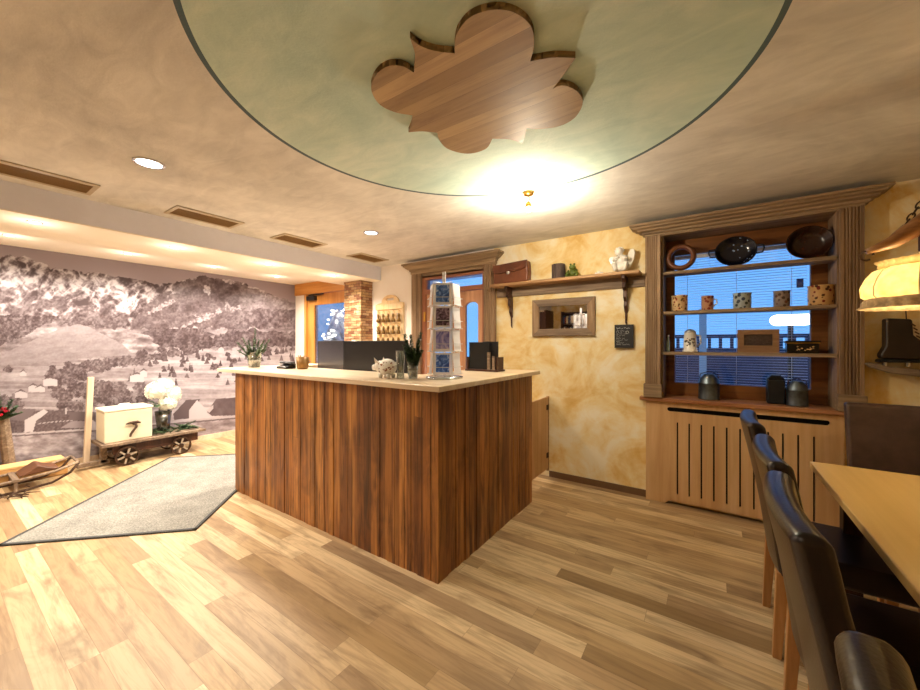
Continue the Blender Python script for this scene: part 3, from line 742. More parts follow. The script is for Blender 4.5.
cl = [(a*1.0149, b*1.0149) for a, b in cl]   # measured at the board's lower face
bm = plate(refine(cl), [], 2.375, 2.399, 'Z')
solo('wooden_cloud', bm, M['cloud'], 'cloud-shaped wooden board ornament fixed inside the green ceiling circle', 'ceiling ornament', (-0.8, 1.32, 2.4), bevel=0.003)

def vent(y0, y1, label):
    t = Thing('ceiling_vent', label, 'vent', (-3.5, (y0+y1)/2, H), 'air vents along the ceiling edge')
    bm = plate(rect(-3.635, y0-0.025, -3.365, y1+0.025), [rect(-3.605, y0, -3.41, y1)], H-0.008, H-0.0005, 'Z'); t.add('frame', bm, plain('vent_frame', 'b9a88c', 0.5))
    bm = B(); box(bm, -3.605, y0, H-0.003, -3.41, y1, H-0.001)
    for i in range(9): box(bm, -3.602+i*0.0215, y0, H-0.007, -3.594+i*0.0215, y1, H-0.003)
    t.add('grille', bm, plain('ochre_grille', '8f6f3c', 0.6, 0.2))
vent(0.02, 0.665, 'long ochre ceiling vent at the left edge, beside the beam')
vent(1.14, 1.585, 'ochre air vent on the ceiling, second from the left beside the beam')
vent(2.0, 2.43, 'ochre air vent on the ceiling, third from the left beside the beam')
vent(2.93, 3.33, 'small ochre air vent on the ceiling nearest the carved door frame')

def downlight(x, y, z, label, group, e, r=0.07, lens=6.0, glow='fff1dc'):
    t = Thing('downlight', label, 'ceiling light', (x, y, z), group)
    bm = B(); lathe(bm, [(r*0.82, z-0.0005), (r*0.82, z-0.006), (r, z-0.005), (r, z-0.0005)], (x, y, 0), 28, closed=True); t.add('rim', bm, M['metal'], smooth=True)
    bm = B(); lathe(bm, [(0.0001, z-0.004), (r*0.82, z-0.003)], (x, y, 0), 28); t.add('lens', bm, emis('downlight_lens', glow, lens))
    if r < 0.05: light('downlight_ceiling_fill', 'POINT', (0, 0, -0.13), 0.75, WARM, 0.03, t.e)  # extra point light added below the lens to brighten the ceiling
    if e: light('downlight_lamp', 'SPOT', (0, 0, -0.012), e, WARM, 0.05, t.e, (0, 0, 0), math.radians(150), 0.7)
nm = ['nearest the left edge', 'second from the left', 'third from the left', 'nearest the stone pillar']
for i, y in enumerate((0.47, 1.30, 2.14, 2.97)):
    downlight(-5.27, y, 2.33, 'small downlight over the mural, ' + nm[i] + ' in the row by the wall', 'downlights over the mural', LEVEL['left'], 0.04, 25)
    downlight(-3.97, y, 2.2075, 'small downlight in the dropped beam, ' + nm[i] + ' of that row', 'downlights in the beam', LEVEL['left'], 0.04, 25)
downlight(-2.714, 0.763, H, 'large round ceiling downlight beside the long vent at the left', 'large downlights in the main ceiling', LEVEL['main'], 0.075, 5, 'ffffff')
downlight(-2.678, 2.43, H, 'large round ceiling downlight in front of the carved door frame', 'large downlights in the main ceiling', LEVEL['main'], 0.07, 3, 'e4f0ff')
for x, y in ((-4.6, -1.2), (-3.0, -1.1), (-1.3, -1.2)):  # added lamps behind the camera, out of view, to fill the room
    downlight(x, y, H, 'added round ceiling downlight behind the camera, unseen, for fill light', 'added fill downlights behind the camera', LEVEL['rear_fill'], 0.075, 5)

# little brass double spot by the ceiling circle
sx, sy = -1.057, 2.40
t = Thing('ceiling_spotlight', 'small brass ceiling spotlight with a bright bulb at the edge of the green circle', 'ceiling light', (sx, sy, H))
bm = B(); lathe(bm, [(0.0001, H-0.001), (0.038, H-0.001), (0.04, H-0.008), (0.03, H-0.022), (0.008, H-0.026), (0.0001, H-0.026)], (sx, sy, 0), 20); t.add('ceiling_rose', bm, M['brass'], smooth=True)
bm = B(); tube(bm, [(sx, sy, H-0.02), (sx+0.006, sy, H-0.055), (sx-0.004, sy+0.004, H-0.075)], 0.006); t.add('arm', bm, M['brass'], smooth=True)
bm = B(); lathe(bm, [(0.0001, 0.0), (0.014, 0.0), (0.02, -0.012), (0.024, -0.035), (0.021, -0.035), (0.0001, -0.02)], (sx, sy, H-0.07), 16); sh = t.add('lamp_head', bm, M['brass'], smooth=True)
bm = B(); ball(bm, (sx, sy, H-0.118), 0.019, 2); t.add('bulb', bm, emis('bulb_glow', 'fff2d6', 60), sh, smooth=True)
light('spotlight_lamp', 'POINT', (0, 0, -0.20), LEVEL['spot'], (1.0, 0.87, 0.66), 0.03, t.e)

# ---------------------------------------------------------------- wall shelf and what stands on it
SZ = 1.972
t = Thing('wall_shelf', 'long rustic wooden shelf on two dark brackets high on the yellow wall', 'shelf', (-1.22, W, SZ))
bm = B(); box(bm, -1.955, 3.435, SZ-0.028, -0.51, W, SZ); t.add('board', bm, M['shelfwood'], bevel=0.004)
bm = B(); box(bm, -1.955, W-0.02, SZ-0.125, -0.485, W, SZ-0.03); t.add('back_rail', bm, M['greywood'], bevel=0.003)
for x in (-1.78, -0.64):
    bm = B(); prism(bm, [(W, SZ-0.03), (3.46, SZ-0.03), (3.455, SZ-0.055), (3.50, SZ-0.09), (3.485, SZ-0.13), (3.54, SZ-0.16), (3.535, SZ-0.215), (3.575, SZ-0.25), (3.565, SZ-0.29), (3.59, SZ-0.33), (W-0.001, SZ-0.35)], x-0.014, x+0.014, 'X')
    for v in bm.verts: pass
    br = t.add('bracket', bm, M['darkwood'], bevel=0.003)
    bm = B(); tube(bm, [(x, W-0.012, SZ-0.33), (x, W-0.01, SZ-0.44), (x+0.01, W-0.018, SZ-0.46)], [0.009, 0.008, 0.004]); t.add('bracket_spike', bm, M['darkwood'], br)

t = Thing('briefcase', 'worn brown leather briefcase standing at the left end of the wall shelf', 'bag', (-1.74, 3.52, SZ))
bm = B(); prism(bm, [(-1.935, SZ+0.001), (-1.545, SZ+0.001), (-1.535, SZ+0.1), (-1.545, SZ+0.222), (-1.60, SZ+0.222), (-1.74, SZ+0.205), (-1.88, SZ+0.205), (-1.915, SZ+0.195), (-1.935, SZ+0.14)], 3.475, 3.575, 'Y'); t.add('body', bm, M['bag'], bevel=0.02, seg=4, smooth=True)
bm = B(); prism(bm, [(-1.932, SZ+0.20), (-1.93, SZ+0.12), (-1.86, SZ+0.108), (-1.62, SZ+0.125), (-1.575, SZ+0.14), (-1.55, SZ+0.16), (-1.54, SZ+0.22)], 3.458, 3.476, 'Y'); t.add('flap', bm, leather('flap_leather', '4e2612', '6b371d', 0.45), bevel=0.003)
bm = B(); box(bm, -1.765, 3.450, SZ+0.09, -1.735, 3.460, SZ+0.125); t.add('clasp', bm, M['metal'], bevel=0.003)

t = Thing('bark_candle', 'dark round bark-covered candle on the wall shelf', 'candle', (-1.24, 3.53, SZ))
bm = B(); n = 40; lathe(bm, [(0.0001, SZ+0.001), (0.062, SZ+0.001), (0.064, SZ+0.07), (0.062, SZ+0.145), (0.05, SZ+0.147), (0.0001, SZ+0.14)], (-1.24, 3.53, 0), n)
for v in bm.verts:
    d = Vector((v.co.x+1.24, v.co.y-3.53, 0))
    if d.length > 0.055: k = 1+random.uniform(-0.05, 0.05); v.co.x = -1.24+d.x*k; v.co.y = 3.53+d.y*k
t.add('bark_sleeve', bm, wood('bark', '2b2320', '4a3d38', '6d5c54', 'Z', 0.9, 1.5, False, 0.8))
bm = B(); lathe(bm, [(0.0001, SZ+0.141), (0.045, SZ+0.146), (0.0001, SZ+0.149)], (-1.24, 3.53, 0), 20); t.add('wax', bm, plain('dark_wax', '5a4a44', 0.5))

t = Thing('frog_figure', 'small green seated frog figurine on the wall shelf', 'figurine', (-1.10, 3.53, SZ))
fg = plain('mossy_green_glaze', '5d6b26', 0.4, var=0.3)
x, y = -1.10, 3.53
bm = B(); ball(bm, (x, y, SZ+0.045), 0.042, 2, 0.95, 0.9, 1.05); ball(bm, (x, y-0.006, SZ+0.102), 0.028, 2, 1.15, 1, 0.9)
for s in (-1, 1):
    ball(bm, (x+s*0.017, y-0.008, SZ+0.128), 0.011, 2)
    tube(bm, [(x+s*0.035, y-0.01, SZ+0.07), (x+s*0.05, y-0.03, SZ+0.045), (x+s*0.022, y-0.045, SZ+0.04)], [0.013, 0.011, 0.009])
    tube(bm, [(x+s*0.03, y, SZ+0.02), (x+s*0.055, y-0.03, SZ+0.03), (x+s*0.04, y-0.055, SZ+0.008)], [0.018, 0.015, 0.01])
t.add('body', bm, fg, smooth=True)
for s in (-1, 1):
    bm = B(); ball(bm, (x+s*0.017, y-0.018, SZ+0.13), 0.004, 1); t.add('eye', bm, M['black'])
t = Thing('porcelain_trinket', 'tiny white trinket on the wall shelf between frog and angel', 'ornament', (-0.86, 3.5, SZ))
bm = B(); ball(bm, (-0.875, 3.5, SZ+0.014), 0.013, 2); ball(bm, (-0.85, 3.5, SZ+0.018), 0.017, 2); ball(bm, (-0.825, 3.5, SZ+0.012), 0.012, 2); t.add('body', bm, M['white_c'], smooth=True)

t = Thing('angel_figure', 'white seated angel figurine with raised wings at the right end of the wall shelf', 'figurine', (-0.66, 3.51, SZ))
x, y = -0.665, 3.51
bm = B()
ball(bm, (x, y, SZ+0.05), 0.055, 3, 1.25, 0.95, 0.85); ball(bm, (x+0.005, y, SZ+0.11), 0.042, 3, 1.0, 0.85, 1.25)
ball(bm, (x-0.015, y-0.012, SZ+0.185), 0.036, 3, 0.95, 1.0, 1.05)
for a in range(9): ball(bm, (x-0.015+0.03*math.cos(a*0.75), y+0.004-0.01*math.sin(a), SZ+0.2+0.02*math.sin(a*0.75)), 0.014, 1)
for s in (-1, 1):
    tube(bm, [(x+s*0.038, y, SZ+0.14), (x+s*0.055, y-0.025, SZ+0.11), (x+s*0.015, y-0.05, SZ+0.135)], [0.016, 0.014, 0.01])
    tube(bm, [(x+s*0.03, y-0.01, SZ+0.04), (x+s*0.05, y-0.05, SZ+0.07), (x+s*0.035, y-0.06, SZ+0.012)], [0.026, 0.021, 0.014])
t.add('body', bm, M['white_c'], smooth=True)
for s, ww in ((1, 1.0), (-1, 0.75)):
    bm = B()
    P = [(x+s*0.02, SZ+0.08), (x+s*0.045, SZ+0.15), (x+s*0.07, SZ+0.195*ww+0.01), (x+s*0.1, SZ+0.205*ww), (x+s*0.112, SZ+0.17*ww), (x+s*0.1, SZ+0.11), (x+s*0.075, SZ+0.05), (x+s*0.05, SZ+0.03), (x+s*0.03, SZ+0.045)]
    prism(bm, P if s > 0 else P[::-1], y+0.02, y+0.038, 'Y'); t.add('wing', bm, M['white_c'], bevel=0.006, seg=3, smooth=True)

# ---------------------------------------------------------------- mirror and chalkboard
t = Thing('wall_mirror', 'rectangular mirror in a grey driftwood frame on the yellow wall below the shelf', 'mirror', (-1.22, W, 1.61))
x0, x1, z0, z1, fw = -1.535, -0.907, 1.42, 1.79, 0.072
for P, mt in (([(x0, z0), (x1, z0), (x1-fw, z0+fw), (x0+fw, z0+fw)], 'greywood'), ([(x0, z1), (x0+fw, z1-fw), (x1-fw, z1-fw), (x1, z1)], 'greywood'), ([(x0, z0), (x0+fw, z0+fw), (x0+fw, z1-fw), (x0, z1)], 'oldwood_v'), ([(x1, z0), (x1, z1), (x1-fw, z1-fw), (x1-fw, z0+fw)], 'oldwood_v')):
    bm = B(); prism(bm, P, W-0.035, W-0.001, 'Y'); t.add('frame_rail', bm, M[mt], bevel=0.004)
mm = NT('silvered_glass'); mm.b.inputs['Metallic'].default_value = 1; mm.b.inputs['Roughness'].default_value = 0.02; mm.b.inputs['Base Color'].default_value = (0.85, 0.85, 0.85, 1)
bm = B(); box(bm, x0+fw, W-0.018, z0+fw, x1-fw, W-0.01, z1-fw); t.add('mirror_glass', bm, mm.m)

t = Thing('chalkboard', 'small black chalkboard sign with white handwriting hung beside the window surround', 'sign', (-0.65, W, 1.41))
bm = B(); box(bm, -0.734, W-0.03, 1.305, -0.575, W-0.016, 1.515); t.add('board', bm, plain('slate_black', '17181c', 0.6), bevel=0.002)
bm = B()
rg = random.Random(2)
def scribble(bm, xa, xb, z, h, r=0.0011):
    pts = []; a = xa
    while a < xb:
        pts.append((a, W-0.031, z+rg.uniform(-h, h))); a += rg.uniform(0.003, 0.006)
        if rg.random() < 0.12 and len(pts) > 2: tube(bm, pts, r, 4); pts = []; a += 0.007
    if len(pts) > 2: tube(bm, pts, r, 4)
scribble(bm, -0.715, -0.60, 1.482, 0.007, 0.0018)
for i in range(10): scribble(bm, -0.718, -0.66+rg.uniform(-0.01, 0.05) if i < 9 else -0.605, 1.458-i*0.0135, 0.004)
scribble(bm, -0.645, -0.61, 1.45, 0.004)
pts = [(-0.625+0.011*math.cos(a*PI/8), W-0.031, 1.446+0.013*math.sin(a*PI/8)) for a in range(16)]; tube(bm, pts, 0.0012, 4, True)
t.add('chalk_writing', bm, plain('chalk', 'dfe4e2', 0.9))
bm = B(); tube(bm, [(-0.705, W-0.02, 1.515), (-0.655, W-0.012, 1.565), (-0.60, W-0.02, 1.515)], 0.0015, 5); t.add('hanging_cord', bm, M['whitetrim'])

# ---------------------------------------------------------------- things in the window niche
def bowl_like(): pass
y = 3.64
t = Thing('ring_mould', 'terracotta ring-shaped baking mould leaning on the top window shelf', 'baking mould', (-0.216, 3.62, 1.953))
bm = B(); bmesh.ops.create_circle(bm, segments=4, radius=0.001)
bm.clear()
R = 0.092; r = 0.022
rings = []
for i in range(36):
    a = 2*PI*i/36; cx, cz = R*math.cos(a), R*math.sin(a); ring = []
    for k in range(10): b = 2*PI*k/10; rr = R+r*math.cos(b); ring.append(bm.verts.new((-0.216+rr*math.cos(a)*0.98, 3.63+r*1.7*math.sin(b)+0.18*rr*math.sin(a), 2.072+rr*math.sin(a))))
    rings.append(ring)
for i in range(36):
    for k in range(10): bm.faces.new((rings[i][k], rings[i][(k+1) % 10], rings[(i+1) % 36][(k+1) % 10], rings[(i+1) % 36][k]))
t.add('body', bm, plain('terracotta_glaze', '6e4024', 0.4), smooth=True)

def dish_leaning(name, label, cat, c, rx, rz, depth, mat, tilt, handles=False, inner=None):
    t = Thing(name, label, cat, (c[0], c[1], c[2]-rz), None, 0, True)
    t.loc = (0, 0, 0)
    prof = [(0.0001, depth), (0.55, depth), (0.8, depth*0.75), (0.97, 0.006), (1.0, 0.0), (0.98, -0.004), (0.93, 0.0), (0.76, depth*0.7), (0.5, depth*0.9), (0.0001, depth*0.9)]
    bm = B(); seg = 36; rings_ = []
    for r_, h_ in prof:
        rings_.append([bm.verts.new((rx*r_*math.cos(2*PI*i/seg), h_+0.0, rz+rz*r_*math.sin(2*PI*i/seg))) for i in range(seg)])
    for a, b in zip(rings_, rings_[1:]):
        for i in range(seg): bm.faces.new((a[i], a[(i+1) % seg], b[(i+1) % seg], b[i]))
    b1 = t.add('bowl', bm, mat, smooth=True)
    parts = [b1]
    if handles:
        for s in (-1, 1):
            bm = B(); tube(bm, [(s*rx*0.97, 0, rz+0.03), (s*(rx+0.035), 0, rz+0.025), (s*(rx+0.04), 0, rz), (s*(rx+0.03), 0, rz-0.03), (s*rx*0.95, 0, rz-0.035)], 0.006); parts.append(t.add('handle', bm, mat, smooth=True))
    for p in parts: p.rotation_euler = (tilt, 0, 0)
    return t
m_ = spotted('black_enamel_with_holes', '0d0f1c', ['8fa6c8'], 28, 0.16, 0.2)
dish_leaning('colander', 'black enamel colander with pale dots and two loop handles on the top window shelf', 'colander', (0.153, 3.60, 2.073), 0.135, 0.12, 0.06, m_, -0.12, True)
dish_leaning('brown_bowl', 'large dark brown earthenware bowl leaning on the top window shelf at right', 'bowl', (0.577, 3.59, 2.075), 0.128, 0.122, 0.07, plain('dark_brown_glaze', '2f160c', 0.25, var=0.2), -0.12)

def crock(x, z, r, h, label, mat, taper=0.97, gr=None, handle=False):
    t = Thing('crock', label, 'pot', (x, 3.63, z), gr)
    bm = B(); lathe(bm, [(0.0001, z+0.0005), (r*0.92, z+0.0005), (r*0.97, z+0.006), (r, z+h*0.5), (r*taper, z+h-0.012), (r*1.03, z+h-0.008), (r*1.03, z+h), (r*0.92, z+h), (r*0.9, z+h-0.01), (r*0.88, z+0.012), (0.0001, z+0.01)], (x, 3.63, 0), 28)
    t.add('body', bm, mat, smooth=True)
    return t
z2 = 1.617
crock(-0.225, z2, 0.06, 0.132, 'cream crock with red-brown flowers at the left end of the middle shelf', spotted('cream_red_flowers', 'd9b98a', ['8c2f1c', '6f4a1e', 'a8452a'], 42, 0.34), 0.98)
t = crock(-0.03, z2, 0.043, 0.115, 'narrow red and cream mug, second from the left on the middle shelf', spotted('red_mug_pattern', 'b98a6a', ['7a1f1c', '8c3a2a', '5a2a20'], 38, 0.42), 0.98)
bm = B(); tube(bm, [(0.01, 3.63, z2+0.09), (0.03, 3.63, z2+0.085), (0.035, 3.63, z2+0.055), (0.01, 3.63, z2+0.03)], 0.005); t.add('handle', bm, M['white_c'])
crock(0.195, z2, 0.059, 0.122, 'grey-blue crock with dark leaf pattern in the middle of the middle shelf', spotted('blue_leaf_pattern', 'a9b4b8', ['20304a', '2c3c3c', '384f60'], 34, 0.42))
crock(0.43, z2, 0.049, 0.12, 'brown and grey mug, second from the right on the middle shelf', spotted('brown_mug_pattern', '8f8078', ['4a3226', '6a3a2a', '3a3a44'], 38, 0.4))
crock(0.642, z2, 0.071, 0.142, 'wide cream crock with dark red berries at the right end of the middle shelf', spotted('cream_berry_pattern', 'c99f68', ['7a1d14', '4f2a16', '8c3a20'], 34, 0.34))

z3 = 1.275
t = Thing('glass_bottle', 'thin pale glass bottle at the left end of the bottom shelf', 'bottle', (-0.31, 3.63, z3))
bm = B(); lathe(bm, [(0.0001, z3+0.001), (0.012, z3+0.001), (0.013, z3+0.01), (0.013, z3+0.085), (0.008, z3+0.105), (0.007, z3+0.13), (0.0001, z3+0.13)], (-0.31, 3.63, 0), 16); t.add('body', bm, plain('greenish_glass', '9fb7ac', 0.1), smooth=True)
bm = B(); lathe(bm, [(0.0001, z3+0.128), (0.009, z3+0.128), (0.009, z3+0.145), (0.0001, z3+0.145)], (-0.31, 3.63, 0), 12); t.add('cap', bm, M['metal'])
t = Thing('beer_stein', 'white ceramic beer stein with dark painted motif and lid on the bottom shelf', 'stein', (-0.15, 3.63, z3))
bm = B(); lathe(bm, [(0.0001, z3+0.001), (0.056, z3+0.001), (0.058, z3+0.012), (0.049, z3+0.022), (0.047, z3+0.1), (0.042, z3+0.155), (0.044, z3+0.162), (0.0001, z3+0.162)], (-0.15, 3.63, 0), 28); bd = t.add('body', bm, M['white_c'], smooth=True)
bm = B(); lathe(bm, [(0.0001, z3+0.163), (0.043, z3+0.163), (0.038, z3+0.175), (0.02, z3+0.186), (0.006, z3+0.19), (0.0001, z3+0.196)], (-0.15, 3.63, 0), 24); t.add('lid', bm, plain('pewter', 'b9bcc2', 0.3, 0.6), smooth=True)
bm = B(); tube(bm, [(-0.11, 3.64, z3+0.14), (-0.08, 3.645, z3+0.135), (-0.075, 3.645, z3+0.08), (-0.105, 3.64, z3+0.04)], 0.007); t.add('handle', bm, M['white_c'], smooth=True)
bm = B()
for k in range(26):
    a = -PI/2+random.uniform(-0.75, 0.75); zz = z3+0.08+random.uniform(-0.035, 0.035); ball(bm, (-0.15+0.0475*math.cos(a), 3.63+0.0475*math.sin(a), zz), random.uniform(0.004, 0.009), 1, 1, 0.5, 1)
t.add('painted_motif', bm, plain('grey_brown_paint', '5b5148', 0.4), bd)
t = Thing('carved_picture', 'wooden block picture with a dark carved relief panel on the bottom shelf', 'picture', (0.29, 3.64, z3))
bm = plate(rect(0.165, z3+0.001, 0.415, z3+0.178), [rect(0.205, z3+0.055, 0.378, z3+0.142)], 3.615, 3.635); t.add('frame', bm, wood('tan_frame', '7d5a40', '9a7656', 'b08c6a', 'X', 0.5))
bm = B(); box(bm, 0.166, 3.6351, z3+0.001, 0.414, 3.65, z3+0.177); t.add('backing', bm, M['shelfwood'])
bm = B(); box(bm, 0.206, 3.628, z3+0.056, 0.377, 3.635, z3+0.141)
for k in range(30): ball(bm, (random.uniform(0.22, 0.365), 3.628, z3+random.uniform(0.065, 0.125)), random.uniform(0.006, 0.012), 1, 1, 0.4, 0.8)
t.add('relief', bm, plain('dark_relief', '4a3a34', 0.5, var=0.4, scale=60), smooth=False)
t = Thing('painted_box', 'black lacquered box with painted flowers at the right of the bottom shelf', 'box', (0.54, 3.64, z3))
bm = B(); box(bm, 0.455, 3.60, z3+0.001, 0.628, 3.69, z3+0.075); t.add('body', bm, plain('black_lacquer', '120e0d', 0.2), bevel=0.003)
bm = B(); box(bm, 0.447, 3.592, z3+0.075, 0.636, 3.698, z3+0.092); t.add('lid', bm, plain('black_lacquer_lid', '161110', 0.2), bevel=0.004)
bm = B(); box(bm, 0.45, 3.5905, z3+0.073, 0.633, 3.5925, z3+0.0765); t.add('gold_line', bm, M['brass'])
bm = B()
for k in range(14): ball(bm, (0.54+random.uniform(-0.06, 0.06), 3.6, z3+0.035+random.uniform(-0.015, 0.015)), random.uniform(0.004, 0.008), 1, 1, 0.25, 0.8)
pf = t.add('painted_flowers', bm, plain('cream_flowers', 'c9a878', 0.5)); pf['kind'] = 'stuff'

def tin_can(x, y, r, h, label, mat, box_behind=False):
    z = 0.888
    t = Thing('milk_can', label, 'can', (x, y, z), 'old tin cans on the sill')
    bm = B(); lathe(bm, [(0.0001, z), (r, z), (r*1.02, z+0.006), (r*0.99, z+0.012), (r*0.97, z+h*0.62), (r*1.0, z+h*0.64), (r*0.97, z+h*0.66), (r*0.9, z+h*0.82), (r*0.55, z+h*0.95), (r*0.5, z+h), (0.0001, z+h)], (x, y, 0), 30); t.add('body', bm, mat, smooth=True)
    bm = B(); tube(bm, [(x-r*0.9, y, z+h*0.7), (x-r*0.8, y, z+h*1.0), (x, y, z+h*1.12), (x+r*0.8, y, z+h*1.0), (x+r*0.9, y, z+h*0.7)], 0.004); t.add('handle', bm, M['iron'], smooth=True)
    return t
tin_can(-0.02, 3.68, 0.075, 0.205, 'grey tin can with wire handle on the sill at left', M['tin'])
tin_can(0.52, 3.66, 0.062, 0.18, 'shiny ribbed grey tin can on the sill at right', M['tin'])
t = Thing('tin_canister', 'dark square tin canister on the sill just left of the shiny can', 'canister', (0.41, 3.70, 0.888))
bm = B(); box(bm, 0.35, 3.66, 0.888, 0.455, 3.765, 1.07); t.add('body', bm, M['darktin'], bevel=0.008)
bm = B(); prism(bm, [(0.345, 1.07), (0.46, 1.07), (0.43, 1.105), (0.375, 1.105)], 3.67, 3.76, 'Y'); t.add('lid', bm, M['darktin'], bevel=0.004)

# ---------------------------------------------------------------- on the counter
def sprig(bm, x, y, z, h, lean, n=26, nl=0.035, w=0.0035, rg=random.Random(1)):
    tip = Vector((x+lean[0], y+lean[1], z+h)); b = Vector((x, y, z)); d = tip-b
    tube(bm, [b, b+d*0.5, tip], [0.0025, 0.002, 0.001], 5)
    for i in range(n):
        f = 0.12+0.88*i/n; p = b+d*f
        for k in range(6):
            a = rg.uniform(0, 2*PI); o = Vector((math.cos(a), math.sin(a), rg.uniform(0.3, 0.9))).normalized()*nl*(1.15-f*0.6)
            s_ = o.cross(Vector((0, 0, 1))).normalized()*w
            vs = [bm.verts.new(q) for q in (p-s_*0.5, p+o*0.5+s_, p+o, p+o*0.5-s_)]
            bm.faces.new(vs)
t = Thing('fir_arrangement', 'glass pot with white gravel and fir sprigs at the left end of the counter', 'potted plant', (-3.70, 1.86, CZ1))
x, y = -3.70, 1.86
bm = B(); lathe(bm, [(0.0001, CZ1+0.001), (0.05, CZ1+0.001), (0.072, CZ1+0.15), (0.069, CZ1+0.15), (0.047, CZ1+0.006), (0.0001, CZ1+0.006)], (x, y, 0), 24); pt = t.add('glass_pot', bm, M['thick_glass'], smooth=True)
bm = B(); lathe(bm, [(0.0001, CZ1+0.008), (0.046, CZ1+0.008), (0.056, CZ1+0.07), (0.04, CZ1+0.082), (0.0001, CZ1+0.086)], (x, y, 0), 20); t.add('white_gravel', bm, M['white_c'])
bm = B(); rg = random.Random(4)
for k in range(24): a = k*2.4; r_ = 0.03; sprig(bm, x+r_*0.5*math.cos(a), y+r_*0.5*math.sin(a), CZ1+0.07, rg.uniform(0.08, 0.22) if k else 0.32, (rg.uniform(0.03, 0.17)*math.cos(a) if k else 0.0, rg.uniform(0.03, 0.17)*math.sin(a)), 30, 0.030, 0.0035, rg)
t.add('fir_sprigs', bm, M['leaf2'])
bm = B()
for k in range(14): ball(bm, (x+rg.uniform(-0.04, 0.04), y+rg.uniform(-0.05, 0.02), CZ1+0.09+rg.uniform(0, 0.06)), 0.009, 1)
t.add('white_berries', bm, M['white_c'])

t = Thing('copper_pot', 'small hammered copper pot on the counter left of the black screens', 'pot', (-3.10, 2.0, CZ1))
x, y = -3.10, 1.99
bm = B(); lathe(bm, [(0.0001, CZ1+0.001), (0.042, CZ1+0.001), (0.05, CZ1+0.01), (0.056, CZ1+0.11), (0.052, CZ1+0.11), (0.046, CZ1+0.014), (0.0001, CZ1+0.012)], (x, y, 0), 24); t.add('body', bm, plain('copper', '84602f', 0.4, 0.35, 0.3), smooth=True)
bm = B()
for k in range(8): a = k; tube(bm, [(x+0.01*math.cos(a), y+0.01*math.sin(a), CZ1+0.012), (x+0.04*math.cos(a), y+0.035*math.sin(a), CZ1+0.125)], 0.0035, 6)
t.add('contents', bm, M['shelfwood'])
t = Thing('desk_phone', 'black cordless phone in its cradle on the counter beside the copper pot', 'phone', (-3.27, 1.93, CZ1))
bm = B(); prism(bm, [(1.89, CZ1+0.0005), (1.99, CZ1+0.0005), (1.99, CZ1+0.05), (1.89, CZ1+0.02)], -3.36, -3.2, 'X'); t.add('cradle', bm, M['black'], bevel=0.005)
bm = B(); cbox(bm, (-3.27, 1.945, CZ1+0.055), (0.19, 0.05, 0.022)); t.add('handset', bm, plain('dark_grey_handset', '2b2f38', 0.3), bevel=0.008, smooth=True)

def monitor(c, w, h, rz, label, shade):
    t = Thing('computer_monitor', label, 'monitor', c, 'screens at the reception', rz, True)
    bm = B(); box(bm, -w/2, -0.018, 0.0, w/2, 0.012, h); t.add('housing', bm, shade, bevel=0.004)
    bm = B(); box(bm, -w/2+0.012, 0.0122, 0.012, w/2-0.012, 0.0135, h-0.012); t.add('screen', bm, plain('dark_screen_glass', '0a0a0c', 0.1))
    bm = B(); box(bm, -0.03, 0.0, -0.20, 0.03, 0.03, 0.1); t.add('stand', bm, M['black'])
    bm = B(); box(bm, -0.12, -0.05, -0.21, 0.12, 0.12, -0.2); t.add('foot', bm, M['black'], bevel=0.003)
bm = B(); box(bm, -3.45, 2.215, 0.84, -1.83, 2.85, 0.87)
tk = Thing('staff_desk', 'lower work desk behind the counter carrying the black screens', 'desk', (-2.7, 2.5, 0))
tk.add('desk_top', bm, M['ctop'])
for x in (-3.02, -1.9):
    bm = B(); box(bm, x-0.02, 2.25, 0, x+0.02, 2.8, 0.84); tk.add('side_panel', bm, M['ctop'])
monitor((-2.40, 2.215, 1.08), 0.76, 0.290, 0.0, 'wide black monitor seen from behind, next to the piggy bank', M['screen'])
monitor((-3.14, 2.33, 1.08), 0.70, 0.292, math.radians(-16), 'slightly paler black monitor turned askew at the left of the wide one', plain('charcoal_monitor_shell', '24252a', 0.25, 0, 0.02))

t = Thing('piggy_bank', 'white ceramic piggy bank with brown painted flowers at the counter corner', 'piggy bank', (-1.83, 1.83, CZ1))
x, y = -1.835, 1.80; z = CZ1
bm = B(); ball(bm, (x+0.012, y, z+0.075), 0.062, 3, 1.12, 0.95, 0.93); ball(bm, (x-0.045, y-0.012, z+0.078), 0.04, 3, 1, 1, 1)
tube(bm, [(x-0.07, y-0.02, z+0.072), (x-0.095, y-0.027, z+0.07)], [0.022, 0.02], 14)
for sx_ in (-0.028, 0.045):
    for sy_ in (-0.03, 0.03): tube(bm, [(x+sx_, y+sy_*0.8, z+0.03), (x+sx_, y+sy_*0.8, z+0.001)], [0.018, 0.011], 12)
tube(bm, [(x+0.08, y, z+0.08), (x+0.095, y, z+0.095), (x+0.088, y, z+0.11)], 0.005)
b = t.add('body', bm, M['white_c'], smooth=True)
for s in (-1, 1):
    bm = B(); v = [bm.verts.new(p) for p in ((x-0.055, y+s*0.028-0.02, z+0.1), (x-0.025, y+s*0.034-0.01, z+0.105), (x-0.05, y+s*0.045-0.02, z+0.142), (x-0.045, y+s*0.02-0.005, z+0.11))]
    for f in ((0,1,2),(1,3,2),(3,0,2),(0,3,1)): bm.faces.new([v[i] for i in f])
    t.add('ear', bm, M['white_c'])
bm = B(); rg = random.Random(3)
for k in range(34):
    th = rg.uniform(-2.9, -0.2); ph = rg.uniform(-0.6, 0.7); ball(bm, (x+0.012+0.069*math.cos(th)*math.cos(ph), y+0.0585*math.sin(th)*math.cos(ph), z+0.075+0.0575*math.sin(ph)), rg.uniform(0.003, 0.0075), 1, 1, 1, 0.8)
pf = t.add('painted_flowers', bm, plain('brown_flower_paint', '8a5540', 0.5, var=0.4), b); pf['kind'] = 'stuff'

